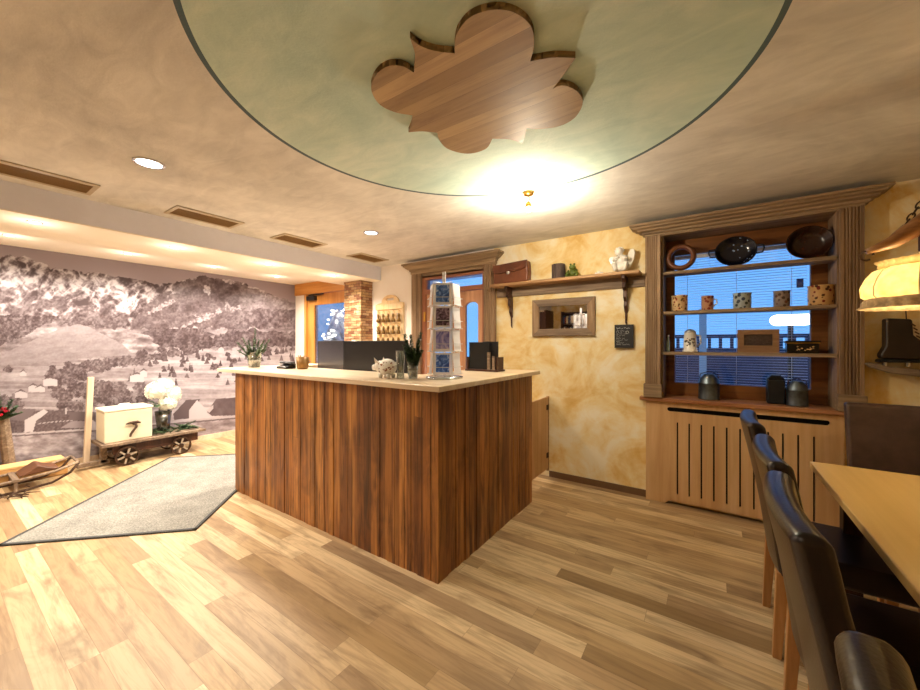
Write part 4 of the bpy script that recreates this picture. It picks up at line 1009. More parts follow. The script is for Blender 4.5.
x, y = -1.73, 1.83
t = Thing('tall_vase', 'tall clear glass vase beside the greenery on the counter', 'vase', (x, y, CZ1))
bm = B(); lathe(bm, [(0.0001, z+0.001), (0.026, z+0.001), (0.024, z+0.05), (0.033, z+0.185), (0.030, z+0.185), (0.021, z+0.05), (0.02, z+0.015), (0.0001, z+0.012)], (x, y, 0), 20); t.add('body', bm, M['thick_glass'], smooth=True)
x, y = -1.66, 1.875
t = Thing('fir_glass', 'drinking glass with white sand and a dark green fir sprig beside the card rack', 'vase', (x, y, CZ1))
bm = B(); lathe(bm, [(0.0001, z+0.001), (0.032, z+0.001), (0.04, z+0.115), (0.037, z+0.115), (0.029, z+0.008), (0.0001, z+0.008)], (x, y, 0), 20); t.add('glass', bm, M['thick_glass'], smooth=True)
bm = B(); lathe(bm, [(0.0001, z+0.009), (0.028, z+0.009), (0.033, z+0.055), (0.0001, z+0.065)], (x, y, 0), 16); t.add('white_sand', bm, M['white_c'])
bm = B(); rg = random.Random(8)
for k in range(16): a = k*2.4; sprig(bm, x, y, z+0.05, rg.uniform(0.10, 0.26), (rg.uniform(0.02, 0.085)*math.cos(a), rg.uniform(0.02, 0.085)*math.sin(a)), 30, 0.036, 0.006, rg)
t.add('fir_sprig', bm, M['leaf'])

# revolving card rack
rx, ry = -1.495, 2.01
t = Thing('card_rack', 'revolving white wire postcard rack at the counter corner', 'card rack', (rx, ry, CZ1))
bm = B(); lathe(bm, [(0.0001, z+0.001), (0.125, z+0.001), (0.125, z+0.012), (0.02, z+0.02), (0.0001, z+0.02)], (rx, ry, 0), 28); t.add('base', bm, M['metal'], smooth=True)
bm = B(); tube(bm, [(rx, ry, z+0.02), (rx, ry, z+0.65)], 0.008, 10); t.add('pole', bm, M['metal'])
wire = plain('white_wire', 'd9d9dc', 0.35, 0.3)
card_kinds = []
def postcard_material(name, a, b, c, sc=9, horizon=None):
    m = NT(name); v = m.coord((1, 1, 1)); f = m.noise(v, sc*2.4, 5, 0.6, 1.5); m.base(m.ramp(f, [(0.38, a), (0.5, b), (0.62, c)])); m.b.inputs['Roughness'].default_value = 0.3; return m.m
pcs = [postcard_material('blue_mountain_print', '2a4fa0', '5a86d8', 'd4e2ff'), postcard_material('dark_figure_print', '241c30', '6a5070', 'b9a4c0', 12), postcard_material('lavender_landscape_print', '6c6cc0', 'a4a0dc', 'd8cce8', 5), postcard_material('blue_mountain_print_two', '2448a0', '4a7ad4', 'c4d8ff')]
names = ['blue mountain picture', 'dark picture of figures', 'lavender landscape picture', 'deep blue peak picture']
rows = ['topmost', 'second from top', 'third from top', 'lowest']
face0 = math.atan2(-ry, -rx)  # faces the visitor side
for fc in range(4):
    th = -PI/2 + 0.50 + (0, 1.25, PI, -1.25)[fc]
    n = Vector((math.cos(th), math.sin(th), 0)); tt = Vector((-math.sin(th), math.cos(th), 0))
    bm = B(); hw = 0.058
    for s in (-1, 1):
        p = Vector((rx, ry, 0))+n*0.085+tt*s*hw; tube(bm, [p+Vector((0, 0, z+0.02)), p+Vector((0, 0, z+0.63))], 0.0032, 6)
    for k in range(5):
        zz = z+0.03+k*0.152; a_ = Vector((rx, ry, zz))+n*0.085; b_ = Vector((rx, ry, zz))+n*0.108
        if k < 4:
            tube(bm, [a_+tt*hw, b_+tt*hw, b_-tt*hw, a_-tt*hw], 0.0025, 6)
            tube(bm, [a_+tt*hw+Vector((0,0,0.05)), b_+tt*hw+Vector((0,0,0.05)), b_-tt*hw+Vector((0,0,0.05)), a_-tt*hw+Vector((0,0,0.05))], 0.002, 6)
        tube(bm, [a_+tt*hw, Vector((rx, ry, zz)), a_-tt*hw], 0.0025, 6)
    t.add('wire_tier', bm, wire)
    side = ['on the front face', 'on the right side', 'on the back', 'on the left side'][fc]
    if fc == 2: continue
    for k in range(4):
        zz = z+0.034+(3-k)*0.152
        c = Vector((rx, ry, zz))+n*0.094
        lab = ('postcard with a ' + names[k] + ', ' + rows[k] + ' on the rack front') if fc == 0 else ('white postcard ' + side + ' of the rack, ' + rows[k] + ' there')
        cd = Thing('postcard', lab, 'postcard', (c.x, c.y, zz), 'postcards in the wire rack', 0, True)
        cd.e.rotation_euler = (0, 0, th+PI/2)
        bm = B(); vs = box(bm, -0.054, -0.001, 0.0, 0.054, 0.001, 0.140)
        for v in bm.verts: v.co.y += (v.co.z)*0.10 - 0.004
        cdm = cd.add('card', bm, M['paper'])
        bm = B(); box(bm, -0.044, -0.0022, 0.014, 0.044, -0.001, 0.128)
        for v in bm.verts: v.co.y += (v.co.z)*0.10 - 0.004
        cd.add('print', bm, pcs[k] if fc == 0 else M['paper'])
bm = B(); box(bm, rx-0.018, ry-0.002, z+0.62, rx+0.01, ry+0.002, z+0.72); t.add('header_card', bm, M['paper'])

# menu holder
x, y = -1.60, 2.72
t = Thing('menu_box', 'dark wooden holder with black menu folders at the right end of the counter', 'menu holder', (x, y, CZ1))
bm = B(); box(bm, x-0.16, y-0.06, z+0.0005, x+0.16, y+0.07, z+0.016); t.add('tray', bm, M['darkwood'], bevel=0.003)
bm = B(); box(bm, x-0.15, y-0.05, z+0.016, x-0.135, y+0.06, z+0.12); t.add('end_post', bm, M['darkwood']); bm = B(); box(bm, x+0.135, y-0.05, z+0.016, x+0.15, y+0.06, z+0.12); t.add('end_post', bm, M['darkwood'])
bm = B(); box(bm, x+0.06, y-0.058, z+0.016, x+0.085, y-0.045, z+0.16); t.add('front_slat', bm, M['greywood']); bm = B(); box(bm, x+0.105, y-0.058, z+0.016, x+0.125, y-0.045, z+0.13); t.add('front_slat', bm, M['greywood'])
for k, (dx, w_, dy, h_) in enumerate(((-0.13, 0.2, -0.04, 0.245), (-0.01, 0.14, -0.01, 0.25), (-0.125, 0.2, 0.02, 0.24))):
    bm = B(); box(bm, x+dx, y+dy, z+0.017, x+dx+w_, y+dy+0.018, z+h_)
    solo('menu_folder', bm, plain('black_folder_%s' % 'abc'[k], ['0c0c0e', '17161a', '101012'][k], 0.45), ['front black menu folder in the wooden holder', 'black menu folder at the right behind the slats of the holder', 'rearmost black menu folder in the wooden holder'][k], 'folder', (x+dx+w_/2, y+dy, z+0.017), 'black menu folders in the holder', bevel=0.002)

# ---------------------------------------------------------------- key board
t = Thing('key_board', 'wooden key board with arched top on the white wall beside the stone pillar', 'key board', (-3.58, W, 1.6))
kb = wood('golden_beech', 'd9b27c', 'e8c896', 'f0d8ae', 'Z', 0.5, 1, False)
bm = plate([(-3.83, 1.30), (-3.34, 1.30), (-3.34, 1.885)]+[(-3.585+0.16*math.cos(PI*i/10), 1.90+0.10*math.sin(PI*i/10)) for i in range(11)]+[(-3.83, 1.885)], [stadium(-3.66, 1.925, -3.51, 1.955)], W-0.025, W-0.001); bd = t.add('backboard', bm, kb, bevel=0.003)
bm = B(); box(bm, -3.84, W-0.045, 1.80, -3.33, W-0.025, 1.875); t.add('top_rail', bm, kb, bevel=0.004)
kcols = ['first', 'second', 'third', 'fourth', 'fifth']; krows = ['top', 'middle', 'bottom']
proto = None
for r_ in range(3):
    for c_ in range(5):
        kx = -3.775+c_*0.095; kz = 1.775-r_*0.16
        bm = B(); tube(bm, [(kx, W-0.025, kz), (kx, W-0.05, kz), (kx, W-0.052, kz+0.012)], 0.003, 6); t.add('hook', bm, M['brass'])
        lab = 'hotel key with brass fob on the key board, %s row, %s column from the left' % (krows[r_], kcols[c_])
        if proto is None:
            k_ = Thing('room_key', lab, 'key', (kx, W-0.045, kz), 'room keys on the key board', 0, True)
            bm = B(); tube(bm, [(0.017*math.cos(a*PI/6), 0, -0.017+0.017*math.sin(a*PI/6)) for a in range(12)], 0.0025, 6, True); k_.add('key_ring', bm, M['brass'])
            bm = B(); box(bm, -0.03, -0.002, -0.11, -0.022, 0.002, -0.034); box(bm, -0.04, -0.002, -0.108, -0.03, 0.002, -0.095); lathe(bm, [(0.006, -0.002), (0.015, -0.002), (0.015, 0.002), (0.006, 0.002)], (-0.022, 0, -0.042), 14, 'Y', True); k_.add('key', bm, M['metal'])
            bm = B(); lathe(bm, [(0.0001, -0.034), (0.008, -0.036), (0.016, -0.05), (0.018, -0.07), (0.012, -0.085), (0.02, -0.105), (0.027, -0.135), (0.022, -0.145), (0.0001, -0.148)], (0.006, -0.014, 0), 14); k_.add('fob', bm, plain('dark_brass_fob', '7d6034', 0.35, 0.8), smooth=True)
            proto = k_.e
        else:
            q = dup(proto, (kx, W-0.045, kz), random.uniform(-0.5, 0.5), lab)

# ---------------------------------------------------------------- hand cart with things on it
t = Thing('hand_cart', 'old low wooden hand cart on iron spoked wheels standing before the mural', 'cart', (-5.53, 1.55, 0))
bm = B()
for i in range(5): box(bm, -5.75+i*0.087, 1.10, 0.235, -5.75+(i+1)*0.087-0.003, 2.07, 0.262)
t.add('deck', bm, M['greywood'])
bm = B(); box(bm, -5.70, 1.20, 0.13, -5.65, 2.0, 0.235); box(bm, -5.42, 1.20, 0.13, -5.37, 2.0, 0.235); box(bm, -5.70, 1.29, 0.12, -5.37, 1.34, 0.15); box(bm, -5.70, 1.79, 0.12, -5.37, 1.84, 0.15); t.add('undercarriage', bm, M['darkwood'])
for yy in (1.31, 1.81):
    bm = B(); tube(bm, [(-5.74, yy, 0.105), (-5.31, yy, 0.105)], 0.012); t.add('axle', bm, M['iron'])
    for xx in (-5.335, -5.735):
        bm = B(); lathe(bm, [(0.088, -0.012), (0.105, -0.012), (0.105, 0.012), (0.088, 0.012)], (xx, yy, 0.105), 32, 'X', True); lathe(bm, [(0.0001, -0.018), (0.026, -0.018), (0.026, 0.018), (0.0001, 0.018)], (xx, yy, 0.105), 14, 'X')
        wh = t.add('wheel', bm, M['iron'])
        bm = B()
        for k in range(6):
            a = k*PI/3+0.3; d = Vector((0, math.cos(a), math.sin(a))); c = Vector((xx, yy, 0.105)); s_ = Vector((0, -math.sin(a), math.cos(a)))*0.009; e_ = Vector((0.005, 0, 0))
            vs = [bm.verts.new(c+d*r__+s_*sg+e_*eg) for r__ in (0.02, 0.09) for sg, eg in ((-1, -1), (1, -1), (1, 1), (-1, 1))]
            for f in ((0,1,2,3),(7,6,5,4),(0,4,5,1),(1,5,6,2),(2,6,7,3),(3,7,4,0)): bm.faces.new([vs[i] for i in f])
        t.add('spokes', bm, plain('grey_spokes', 'a89a88', 0.6), wh)
bm = B(); prism(bm, [(1.13, 0.04), (1.18, 0.04), (1.18, 0.22), (1.13, 0.22)], -5.56, -5.50, 'X'); box(bm, -5.56, 0.95, 0.03, -5.5, 1.2, 0.07); t.add('drawbar', bm, M['greywood'])
bm = B(); vs = box(bm, -5.725, 1.035, 0.0, -5.675, 1.085, 0.97)
for v in bm.verts: v.co.y += 0.045*v.co.z - 0.01; v.co.x -= 0.03*v.co.z
solo('wooden_pole', bm, wood('pale_pole', 'c2a98c', 'd8c2a6', 'e8d8c0', 'Z', 0.6), 'pale squared wooden pole leaning on the mural at the left end of the cart', 'pole', (-5.70, 1.06, 0), bevel=0.004)

t = Thing('enamel_box', 'cream metal chest with a dark tap fitting standing on the hand cart', 'box', (-5.54, 1.34, 0.262))
bm = B(); box(bm, -5.70, 1.13, 0.263, -5.38, 1.545, 0.60); t.add('body', bm, plain('cream_enamel', 'ebe0c4', 0.35, 0, 0.04), bevel=0.012, seg=3, smooth=True)
bm = B(); box(bm, -5.708, 1.122, 0.602, -5.372, 1.553, 0.628); t.add('lid', bm, plain('cream_lid', 'f2ead6', 0.3, 0, 0.02), bevel=0.008, seg=3, smooth=True)
bm = B(); tube(bm, [(-5.56, 1.28, 0.628), (-5.55, 1.30, 0.655), (-5.53, 1.37, 0.655), (-5.52, 1.39, 0.628)], 0.010); t.add('lid_handle', bm, M['white_c'], smooth=True)
bm = B(); tube(bm, [(-5.378, 1.37, 0.455), (-5.345, 1.37, 0.45), (-5.34, 1.37, 0.44)], [0.015, 0.013, 0.012]); tube(bm, [(-5.35, 1.30, 0.452), (-5.35, 1.34, 0.462), (-5.35, 1.40, 0.462), (-5.35, 1.43, 0.45)], [0.006, 0.013, 0.015, 0.007])
tube(bm, [(-5.345, 1.385, 0.455), (-5.34, 1.39, 0.41), (-5.34, 1.36, 0.37), (-5.335, 1.34, 0.34), (-5.335, 1.335, 0.31)], [0.01, 0.012, 0.013, 0.012, 0.01]); t.add('tap', bm, M['iron'], smooth=True)

t = Thing('hydrangea_vase', 'grey glass vase with a big ball of white hydrangeas on the hand cart', 'flowers', (-5.55, 1.70, 0.262))
x, y = -5.55, 1.70
bm = B(); lathe(bm, [(0.0001, 0.263), (0.055, 0.263), (0.062, 0.30), (0.085, 0.52), (0.081, 0.52), (0.057, 0.30), (0.05, 0.275), (0.0001, 0.272)], (x, y, 0), 22); t.add('vase', bm, glass('smoky_glass', 'b9bdba', 0.05, 0.5), smooth=True)
bm = B(); rg = random.Random(21)
def florets(bm, c, R, n):
    for k in range(n):
        a = rg.uniform(0, 2*PI); u_ = rg.uniform(-0.85, 1); s_ = math.sqrt(max(0, 1-u_*u_)); nrm = Vector((s_*math.cos(a), s_*math.sin(a), u_)); p = Vector(c)+nrm*R*rg.uniform(0.85, 1.05)
        t1 = nrm.cross(Vector((0.3, 0.2, 1))).normalized(); t2 = nrm.cross(t1); sz = rg.uniform(0.018, 0.028)
        for q in range(4):
            b_ = q*PI/2+a; d1 = t1*math.cos(b_)+t2*math.sin(b_); d2 = t1*math.cos(b_+PI/2)+t2*math.sin(b_+PI/2)
            vs = [bm.verts.new(w) for w in (p, p+(d1*0.8+d2*0.45)*sz+nrm*0.006, p+d1*sz*1.25+nrm*0.002, p+(d1*0.8-d2*0.45)*sz+nrm*0.006)]
            bm.faces.new(vs)
for c, R in (((x, y-0.065, 0.77), 0.11), ((x, y+0.085, 0.71), 0.10), ((x+0.04, y+0.03, 0.61), 0.09), ((x-0.03, y+0.02, 0.81), 0.10)): ball(bm, c, R*0.82, 2); florets(bm, c, R, 90)
t.add('hydrangea_heads', bm, plain('hydrangea_white', 'f3efe0', 0.7, 0, 0.05))
bm = B()
for k in range(6): a = k; tube(bm, [(x+0.02*math.cos(a), y+0.02*math.sin(a), 0.28), (x+0.05*math.cos(a), y+0.05*math.sin(a), 0.62)], 0.004, 6)
for k in range(10):
    a = rg.uniform(0, 2*PI); p = Vector((x+0.09*math.cos(a), y+0.1*math.sin(a), 0.62)); d = Vector((math.cos(a), math.sin(a), rg.uniform(-0.6, 0.5)))*0.08; s_ = Vector((-math.sin(a), math.cos(a), 0))*0.03
    bm.faces.new([bm.verts.new(w) for w in (p, p+d*0.5+s_, p+d, p+d*0.5-s_)])
t.add('stems', bm, M['leaf2'])
bm = B(); rg = random.Random(31)
for k in range(34): a = rg.uniform(0, 2*PI); sprig(bm, -5.52+rg.uniform(-0.14, 0.14), rg.uniform(1.60, 2.02), 0.264, rg.uniform(0.02, 0.07), (0.09*math.cos(a), 0.13*math.sin(a)), 12, 0.03, 0.006, rg)
solo('fir_garland', bm, M['leaf2'], 'flat bed of green fir twigs at the right end of the hand cart', 'greenery', (-5.52, 1.8, 0.262))

# ---------------------------------------------------------------- sledge group at the far left
t = Thing('old_sledge', 'old wooden sledge with upcurved iron runners on the floor at the left edge', 'sledge', (-5.3, 0.55, 0))
for s in (-1, 1):
    xx = -5.32+s*0.16
    bm = B(); tube(bm, [(xx, -0.1, 0.012), (xx, 0.55, 0.012), (xx, 0.72, 0.03), (xx, 0.84, 0.09), (xx, 0.90, 0.17)], 0.011); t.add('runner', bm, M['iron'], smooth=True)
    bm = B(); tube(bm, [(xx, 0.0, 0.10), (xx, 0.5, 0.11), (xx, 0.74, 0.13), (xx, 0.90, 0.18)], 0.013); t.add('side_rail', bm, M['greywood'], smooth=True)
    for yy in (0.05, 0.5):
        bm = B(); tube(bm, [(xx, yy, 0.015), (xx, yy, 0.105)], 0.012); t.add('upright', bm, M['greywood'])
bm = B(); box(bm, -5.5, 0.03, 0.105, -5.14, 0.07, 0.125); box(bm, -5.5, 0.48, 0.105, -5.14, 0.52, 0.125); tube(bm, [(-5.48, 0.9, 0.175), (-5.16, 0.9, 0.175)], 0.011); t.add('cross_bar', bm, M['greywood'])
t = Thing('wooden_crate', 'pale flat wooden crate lying behind the sledge at the left edge', 'crate', (-5.59, 0.45, 0))
bm = B(); box(bm, -5.68, 0.05, 0.0, -5.50, 0.88, 0.15); t.add('body', bm, wood('pale_crate', 'bd8a4e', 'd6a86c', 'e6c08a', 'Y', 0.5), bevel=0.01)
bm = B(); box(bm, -5.69, 0.04, 0.15, -5.495, 0.86, 0.17); t.add('lid', bm, wood('pale_crate_lid', 'c99a60', 'dfb67e', 'efcf9c', 'Y', 0.5), bevel=0.004)
bm = B(); prism(bm, [(0.52, 0.128), (0.74, 0.135), (0.78, 0.15), (0.70, 0.175), (0.64, 0.21), (0.58, 0.17)], -5.44, -5.20, 'X')
solo('leather_saddle_bag', bm, leather('dull_brown_leather', '4f2e1c', '6e452c', 0.5), 'crumpled brown leather piece lying on the sledge', 'leather bag', (-5.32, 0.65, 0.127), bevel=0.012, seg=3, smooth=True)
bm = B(); rg = random.Random(9)
for k in range(40):
    a = rg.uniform(0, 2*PI); p = Vector((-5.0+rg.uniform(-0.1, 0.1), 0.28+rg.uniform(-0.3, 0.28), 0.01+rg.uniform(0, 0.05))); d = Vector((math.cos(a)*0.09, math.sin(a)*0.14, rg.uniform(0.0, 0.05)))
    tube(bm, [p-d*0.5, p+Vector((0, 0, 0.012)), p+d*0.5], [0.004, 0.006, 0.002], 5)
solo('dark_twig_bundle', bm, M['iron'], 'tangle of dark twigs on the floor in front of the sledge', 'twigs', (-5.0, 0.3, 0), smooth=True)
t = Thing('red_berry_plant', 'plant with green leaves and a red flower on a rustic post at the left edge', 'plant', (-5.755, 0.53, 0))
x, y = -5.755, 0.50
bm = B(); tube(bm, [(x, y+0.03, 0.0), (x, y, 0.35), (x, y-0.02, 0.62)], [0.045, 0.042, 0.038], 8); t.add('post', bm, M['greywood'])
bm = B()
for k in range(14): a = rg.uniform(0, 2*PI); sprig(bm, x+0.06, y-0.04, 0.60, rg.uniform(0.05, 0.3), (0.02+0.1*abs(math.cos(a)), rg.uniform(0.05, 0.2)*math.sin(a)), 12, 0.05, 0.007, rg)
t.add('leaves', bm, M['leaf'])
bm = B()
for k in range(12): ball(bm, (x+0.10+rg.uniform(-0.04, 0.04), y-0.02+rg.uniform(-0.04, 0.04), 0.69+rg.uniform(-0.03, 0.03)), 0.017, 1)
t.add('red_flower', bm, plain('poinsettia_red', 'c8203c', 0.5))

# ---------------------------------------------------------------- dining table and chairs
t = Thing('dining_table', 'long golden wooden dining table at the right edge', 'table', (0.83, 1.35, 0))
bm = B(); box(bm, 0.41, 0.12, 0.718, 1.25, 2.555, 0.75); t.add('table_top', bm, M['tabletop'], bevel=0.004)
bm = B(); box(bm, 0.50, 0.22, 0.63, 1.16, 0.245, 0.718); box(bm, 0.50, 2.43, 0.63, 1.16, 2.455, 0.718); box(bm, 0.50, 0.245, 0.63, 0.525, 2.43, 0.718); box(bm, 1.135, 0.245, 0.63, 1.16, 2.43, 0.718); t.add('apron', bm, M['darkwood'])
for lx in (0.50, 1.10):
    for ly in (0.21, 2.40):
        bm = B(); box(bm, lx, ly, 0, lx+0.065, ly+0.065, 0.717); t.add('leg', bm, M['darkwood'], bevel=0.003)

def make_chair(label):
    t = Thing('dining_chair', label, 'chair', (0, 0, 0), 'high-backed leather dining chairs', 0, True)   # faces +X, back at x=0
    w = 0.215
    # backrest: curved upholstered slab
    prof = [(0.355, 0.105, 0.060), (0.45, 0.095, 0.064), (0.56, 0.080, 0.064), (0.68, 0.060, 0.062), (0.80, 0.036, 0.062), (0.88, 0.018, 0.060), (0.94, 0.006, 0.062), (0.98, -0.002, 0.062), (1.0, -0.005, 0.046)]
    bm = B(); ny_ = 8; rings_ = []
    for zz, xc, th in prof:
        row = []
        for i in range(ny_+1): v_ = -w+2*w*i/ny_; bow = 0.018*(1-(v_/w)**2); row.append(((xc-bow-th/2, v_, zz), (xc-bow+th/2, v_, zz)))
        rings_.append(row)
    V = [[(bm.verts.new(a), bm.verts.new(b)) for a, b in row] for row in rings_]
    n = len(V)
    for j in range(n-1):
        for i in range(ny_):
            bm.faces.new((V[j][i][0], V[j][i+1][0], V[j+1][i+1][0], V[j+1][i][0])); bm.faces.new((V[j][i][1], V[j+1][i][1], V[j+1][i+1][1], V[j][i+1][1]))
        for e in (0, ny_): bm.faces.new((V[j][e][0], V[j+1][e][0], V[j+1][e][1], V[j][e][1]))
    for i in range(ny_):
        bm.faces.new((V[-1][i][0], V[-1][i+1][0], V[-1][i+1][1], V[-1][i][1])); bm.faces.new((V[0][i][0], V[0][i][1], V[0][i+1][1], V[0][i+1][0]))
    t.add('backrest', bm, M['leather'], bevel=0.017, seg=4, smooth=True)
    bm = B(); box(bm, 0.122, -0.215, 0.375, 0.54, 0.215, 0.475); t.add('seat', bm, M['leather'], bevel=0.022, seg=4, smooth=True)
    for sx_, x0 in ((-1, 0.085), (1, 0.49)):
        for s in (-1, 1):
            bm = B(); vs = cbox(bm, (x0, s*0.188, 0.187), (0.044, 0.044, 0.374))
            for v in bm.verts:
                if v.co.z < 0.1:
                    k = 0.7; v.co.x = x0+(v.co.x-x0)*k+sx_*0.02; v.co.y = s*0.188+(v.co.y-s*0.188)*k
            t.add('leg', bm, M['chairleg'], bevel=0.003)
    return t.e
ch = make_chair('dark leather high-backed chair farthest down the row along the table, nearest the radiator cover')
ch.location = (0.165, 2.27, 0)
dup(ch, (0.17, 1.635, 0), 0, 'dark leather high-backed chair, second from the radiator cover in the row')
dup(ch, (0.155, 1.125, 0), 0, 'dark leather high-backed chair, third from the radiator cover in the row')
dup(ch, (0.16, 0.44, 0), 0, 'dark leather high-backed chair nearest the camera, cut by the lower edge')
ec = dup(ch, (0.865, 3.10, 0), -PI/2, 'leather chair in a lamp-lit brown tone at the head of the table, standing before the yellow wall')

hl_ = leather('lamplit_leather', '3a2a26', '54403a', 0.35)  # lit copy of the chair leather, pendant light put into its colour
for c_ in ec.children:
    if c_.name.startswith(('backrest', 'seat')): c_.data = c_.data.copy(); c_.data.materials[0] = hl_

# ---------------------------------------------------------------- pendant lamp on an ox yoke
lx, ly = 0.71, 2.28
t = Thing('yoke_lamp', 'pendant lamp with glowing frilled cloth shade hanging from an old wooden ox yoke', 'pendant lamp', (lx, ly, 1.75))
def shade_mat():
    m = NT('glowing_cloth_shade'); m.n.remove(m.b)
    v = m.coord(); n = m.noise(v, 25, 4)
    c = m.ramp(n, [(0.3, 'd9bd7c'), (0.7, 'eed8a2')])
    d = m.node('ShaderNodeBsdfDiffuse'); tr = m.node('ShaderNodeBsdfTranslucent'); m.link(c, d.inputs[0]); m.link(c, tr.inputs[0])
    mx = m.node('ShaderNodeMixShader'); mx.inputs[0].default_value = 0.45; m.link(d.outputs[0], mx.inputs[1]); m.link(tr.outputs[0], mx.inputs[2]); m.link(mx.outputs[0], m.n['Material Output'].inputs['Surface']); return m.m
sm = shade_mat(); seam_m = plain('seam_cord', 'a08a60', 0.7)
def frill(bm, rows_, c, seg=96, amp=0.0, lob=8):
    rg_ = []
    for r_, z_, am, lb in rows_:
        rg_.append([bm.verts.new((c[0]+(r_+am*math.cos(lb*2*PI*i/seg))*math.cos(2*PI*i/seg), c[1]+(r_+am*math.cos(lb*2*PI*i/seg))*math.sin(2*PI*i/seg), z_)) for i in range(seg)])
    for a, b in zip(rg_, rg_[1:]):
        for i in range(seg): bm.faces.new((a[i], a[(i+1) % seg], b[(i+1) % seg], b[i]))
bm = B(); frill(bm, [(0.118, 1.662, 0, 0), (0.145, 1.65, 0.003, 8), (0.165, 1.62, 0.005, 8), (0.18, 1.58, 0.006, 8), (0.178, 1.545, 0.005, 8), (0.158, 1.525, 0.003, 8)], (lx, ly)); sh = t.add('lamp_shade', bm, sm, smooth=True)
bm = B(); frill(bm, [(0.118, 1.66, 0, 0), (0.128, 1.668, 0.005, 30), (0.124, 1.678, 0.004, 30), (0.134, 1.69, 0.007, 30)], (lx, ly)); t.add('neck_frill', bm, sm, sh, smooth=True)
bm = B(); frill(bm, [(0.168, 1.535, 0, 0), (0.176, 1.52, 0.003, 24), (0.175, 1.507, 0.005, 24), (0.186, 1.493, 0.008, 24)], (lx, ly)); t.add('lace_trim', bm, plain('brown_lace', 'b59a72', 0.8, var=0.4, scale=60), sh, smooth=True)
for k in range(8):
    a = 2*PI*(k+0.5)/8; bm = B(); tube(bm, [(lx+r_*math.cos(a), ly+r_*math.sin(a), z_) for r_, z_ in ((0.118, 1.663), (0.142, 1.65), (0.161, 1.62), (0.175, 1.58), (0.174, 1.545), (0.156, 1.525))], 0.002, 5); t.add('seam', bm, seam_m, sh)
bm = B(); ball(bm, (lx, ly, 1.61), 0.032, 2); lathe(bm, [(0.0001, 1.64), (0.015, 1.64), (0.015, 1.72), (0.0001, 1.72)], (lx, ly, 0), 12); t.add('bulb', bm, emis('pendant_bulb', 'ffdca0', 4), smooth=True)
yk = [(0, 0), (-0.165, 1.738), (-0.13, 1.752), (-0.09, 1.768), (-0.05, 1.80), (0.0, 1.838), (0.07, 1.86), (0.16, 1.85), (0.24, 1.84), (0.32, 1.85), (0.41, 1.86), (0.48, 1.838), (0.53, 1.80), (0.57, 1.768), (0.61, 1.752), (0.645, 1.738)]
bm = B(); pts = [(lx+a, ly, b) for a, b in yk[1:]]; tube(bm, pts, [0.011, 0.018, 0.026, 0.034, 0.04, 0.042, 0.04, 0.04, 0.04, 0.042, 0.04, 0.034, 0.026, 0.018, 0.011], 12); yo = t.add('yoke', bm, wood('yoke_wood', '6e4526', '96683e', 'c29a6c', 'X', 0.35, 1, False), smooth=True)
for sx_, cx in ((-1, lx-0.165), (1, lx+0.645)):
    bm = B(); tube(bm, [(cx+0.02*math.cos(a*PI/6), ly, 1.722+0.02*math.sin(a*PI/6)) for a in range(11)], 0.0045, 6); t.add('iron_ring', bm, M['iron'], yo)
bm = B(); tube(bm, [(lx, ly, 1.72), (lx, ly, 1.80)], 0.02, 10); t.add('lamp_holder', bm, M['iron'])
def chain(bm, a, b, r=0.011, w=0.003):
    a, b = Vector(a), Vector(b); d = (b-a); n_ = int(d.length/(r*2.3)); d.normalize(); s1 = d.cross(Vector((0.3, 1, 0))).normalized(); s2 = d.cross(s1)
    for i in range(n_):
        c = a+d*(i+0.5)*r*2.3; s_ = s1 if i % 2 else s2
        tube(bm, [c+d*math.cos(k*PI/5)*r*1.5+s_*math.sin(k*PI/5)*r*0.8 for k in range(10)], w, 5, True)
for a, b in (((lx-0.08, ly, 1.785), (lx+0.23, ly, 2.385)), ((lx+0.56, ly, 1.785), (lx+0.25, ly, 2.385))):
    bm = B(); chain(bm, a, b); t.add('chain', bm, M['iron'])
bm = B(); lathe(bm, [(0.0001, H), (0.045, H), (0.04, H-0.02), (0.0001, H-0.03)], (lx+0.24, ly, 0), 16); t.add('ceiling_hook', bm, M['iron'])
light('pendant_lamp', 'POINT', (0, 0, -0.165), LEVEL['pendant'], (1.0, 0.78, 0.46), 0.035, t.e)

# ---------------------------------------------------------------- old skate hung on the wall
t = Thing('old_ice_skate', 'dark old leather ice skate hung on the yellow wall behind the lamp', 'ice skate', (1.0, W-0.06, 1.2))
ly_ = leather('old_black_leather', '17100c', '2a1c14', 0.4)
def boot_section(bm, P, y0, y1): prism(bm, P, y0, y1, 'Y')
bm = B(); prism(bm, [(0.925, 1.51), (0.925, 1.33), (0.90, 1.27), (0.91, 1.245), (1.22, 1.245), (1.235, 1.28), (1.19, 1.33), (1.08, 1.36), (1.045, 1.40), (1.04, 1.50)], W-0.10, W-0.02, 'Y'); t.add('boot', bm, ly_, bevel=0.022, seg=4, smooth=True)
bm = B(); prism(bm, [(0.895, 1.225), (1.235, 1.225), (1.24, 1.244), (0.90, 1.244)], W-0.105, W-0.015, 'Y'); t.add('sole', bm, M['darktin'], bevel=0.004)
bm = B(); prism(bm, [(0.835, 1.215), (0.86, 1.19), (0.95, 1.155), (1.10, 1.135), (1.30, 1.135), (1.36, 1.17), (1.30, 1.19), (1.10, 1.18), (0.95, 1.195), (0.86, 1.222)], W-0.085, W-0.045, 'Y'); t.add('runner', bm, M['greywood'], bevel=0.008, seg=3, smooth=True)
bm = B(); tube(bm, [(1.03, W-0.06, 1.20), (1.03, W-0.06, 1.226)], 0.012); tube(bm, [(1.15, W-0.06, 1.185), (1.15, W-0.06, 1.226)], 0.012); tube(bm, [(0.93, W-0.06, 1.19), (0.93, W-0.06, 1.226)], 0.012); t.add('blade_posts', bm, M['metal'])
bm = B()
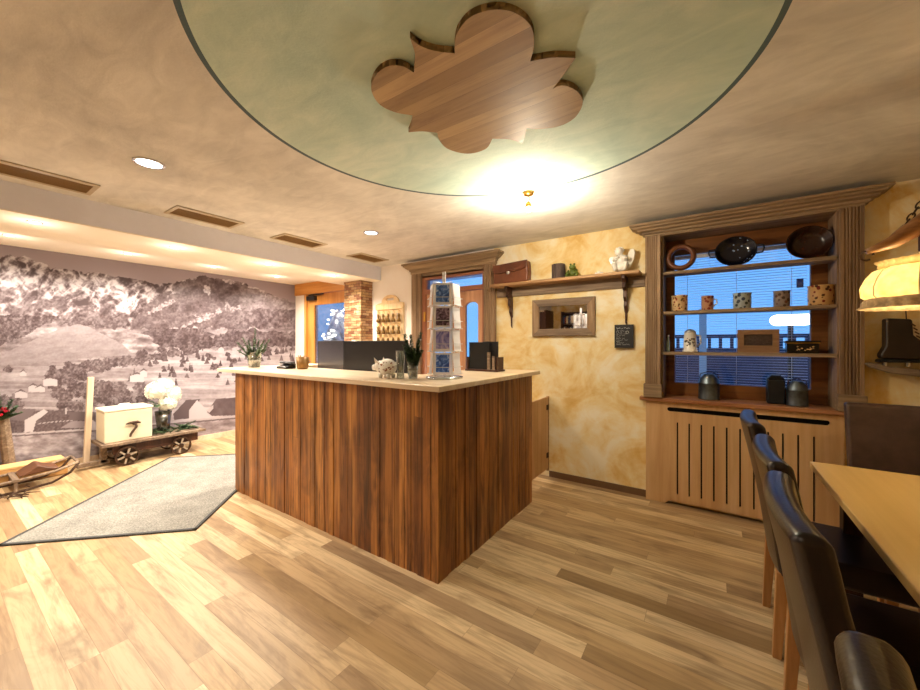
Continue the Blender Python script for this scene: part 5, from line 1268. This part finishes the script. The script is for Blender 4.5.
for i in range(5): tube(bm, [(1.035+0.006*i, W-0.103, 1.47-0.025*i), (1.05+0.008*i, W-0.10, 1.455-0.025*i)], 0.004, 5)
tube(bm, [(1.03, W-0.04, 1.50), (1.035, W-0.01, 1.58), (1.04, W-0.002, 1.60)], 0.003, 5)
t.add('laces', bm, M['darkwood'])

# ---------------------------------------------------------------- behind the camera (seen in the mirror)
t = Thing('wardrobe', 'dark wooden wardrobe seen only in the driftwood mirror', 'wardrobe', (-4.1, YB+0.3, 0))
bm = B(); box(bm, -4.5, YB+0.001, 0, -3.72, YB+0.55, 2.25); t.add('carcass', bm, M['darkwood'], bevel=0.006)
for x in (-4.48, -4.1):
    bm = B(); box(bm, x, YB+0.551, 0.08, x+0.36, YB+0.575, 2.2); t.add('door', bm, M['darkwood'], bevel=0.004)
t = Thing('bookcase', 'dark open bookcase seen only in the driftwood mirror', 'bookcase', (-2.95, YB+0.2, 0))
bm = B(); box(bm, -3.4, YB+0.001, 0, -3.37, YB+0.32, 2.2); box(bm, -2.45, YB+0.001, 0, -2.42, YB+0.32, 2.2); box(bm, -3.4, YB+0.001, 0, -2.42, YB+0.02, 2.2); t.add('carcass', bm, M['darkwood'])
for k in range(8):
    bm = B(); box(bm, -3.37, YB+0.02, 0.05+k*0.3, -2.45, YB+0.31, 0.075+k*0.3); t.add('shelf', bm, M['darkwood'])
rg = random.Random(6); bk = None
cols_ = [plain('book_%s' % n, c, 0.6) for n, c in (('white', 'e8e2d6'), ('red', '7c2a20'), ('cream', 'd8c8a0'), ('blue', '3c4c70'), ('brown', '6a4630'))]
for k in (6, 5):
    x = -3.36; i = 0
    while x < -2.52:
        w = rg.uniform(0.025, 0.05); h_ = rg.uniform(0.17, 0.24); zb = 0.0755+k*0.3
        bm = B(); box(bm, x, YB+0.05, zb, x+w-0.002, YB+0.25, zb+min(h_, 0.22))
        solo('book', bm, cols_[rg.randrange(5)], 'upright book on the bookcase reflected in the driftwood mirror', 'book', (x+w/2, YB+0.15, zb), 'books in the reflected bookcase'); x += w; i += 1
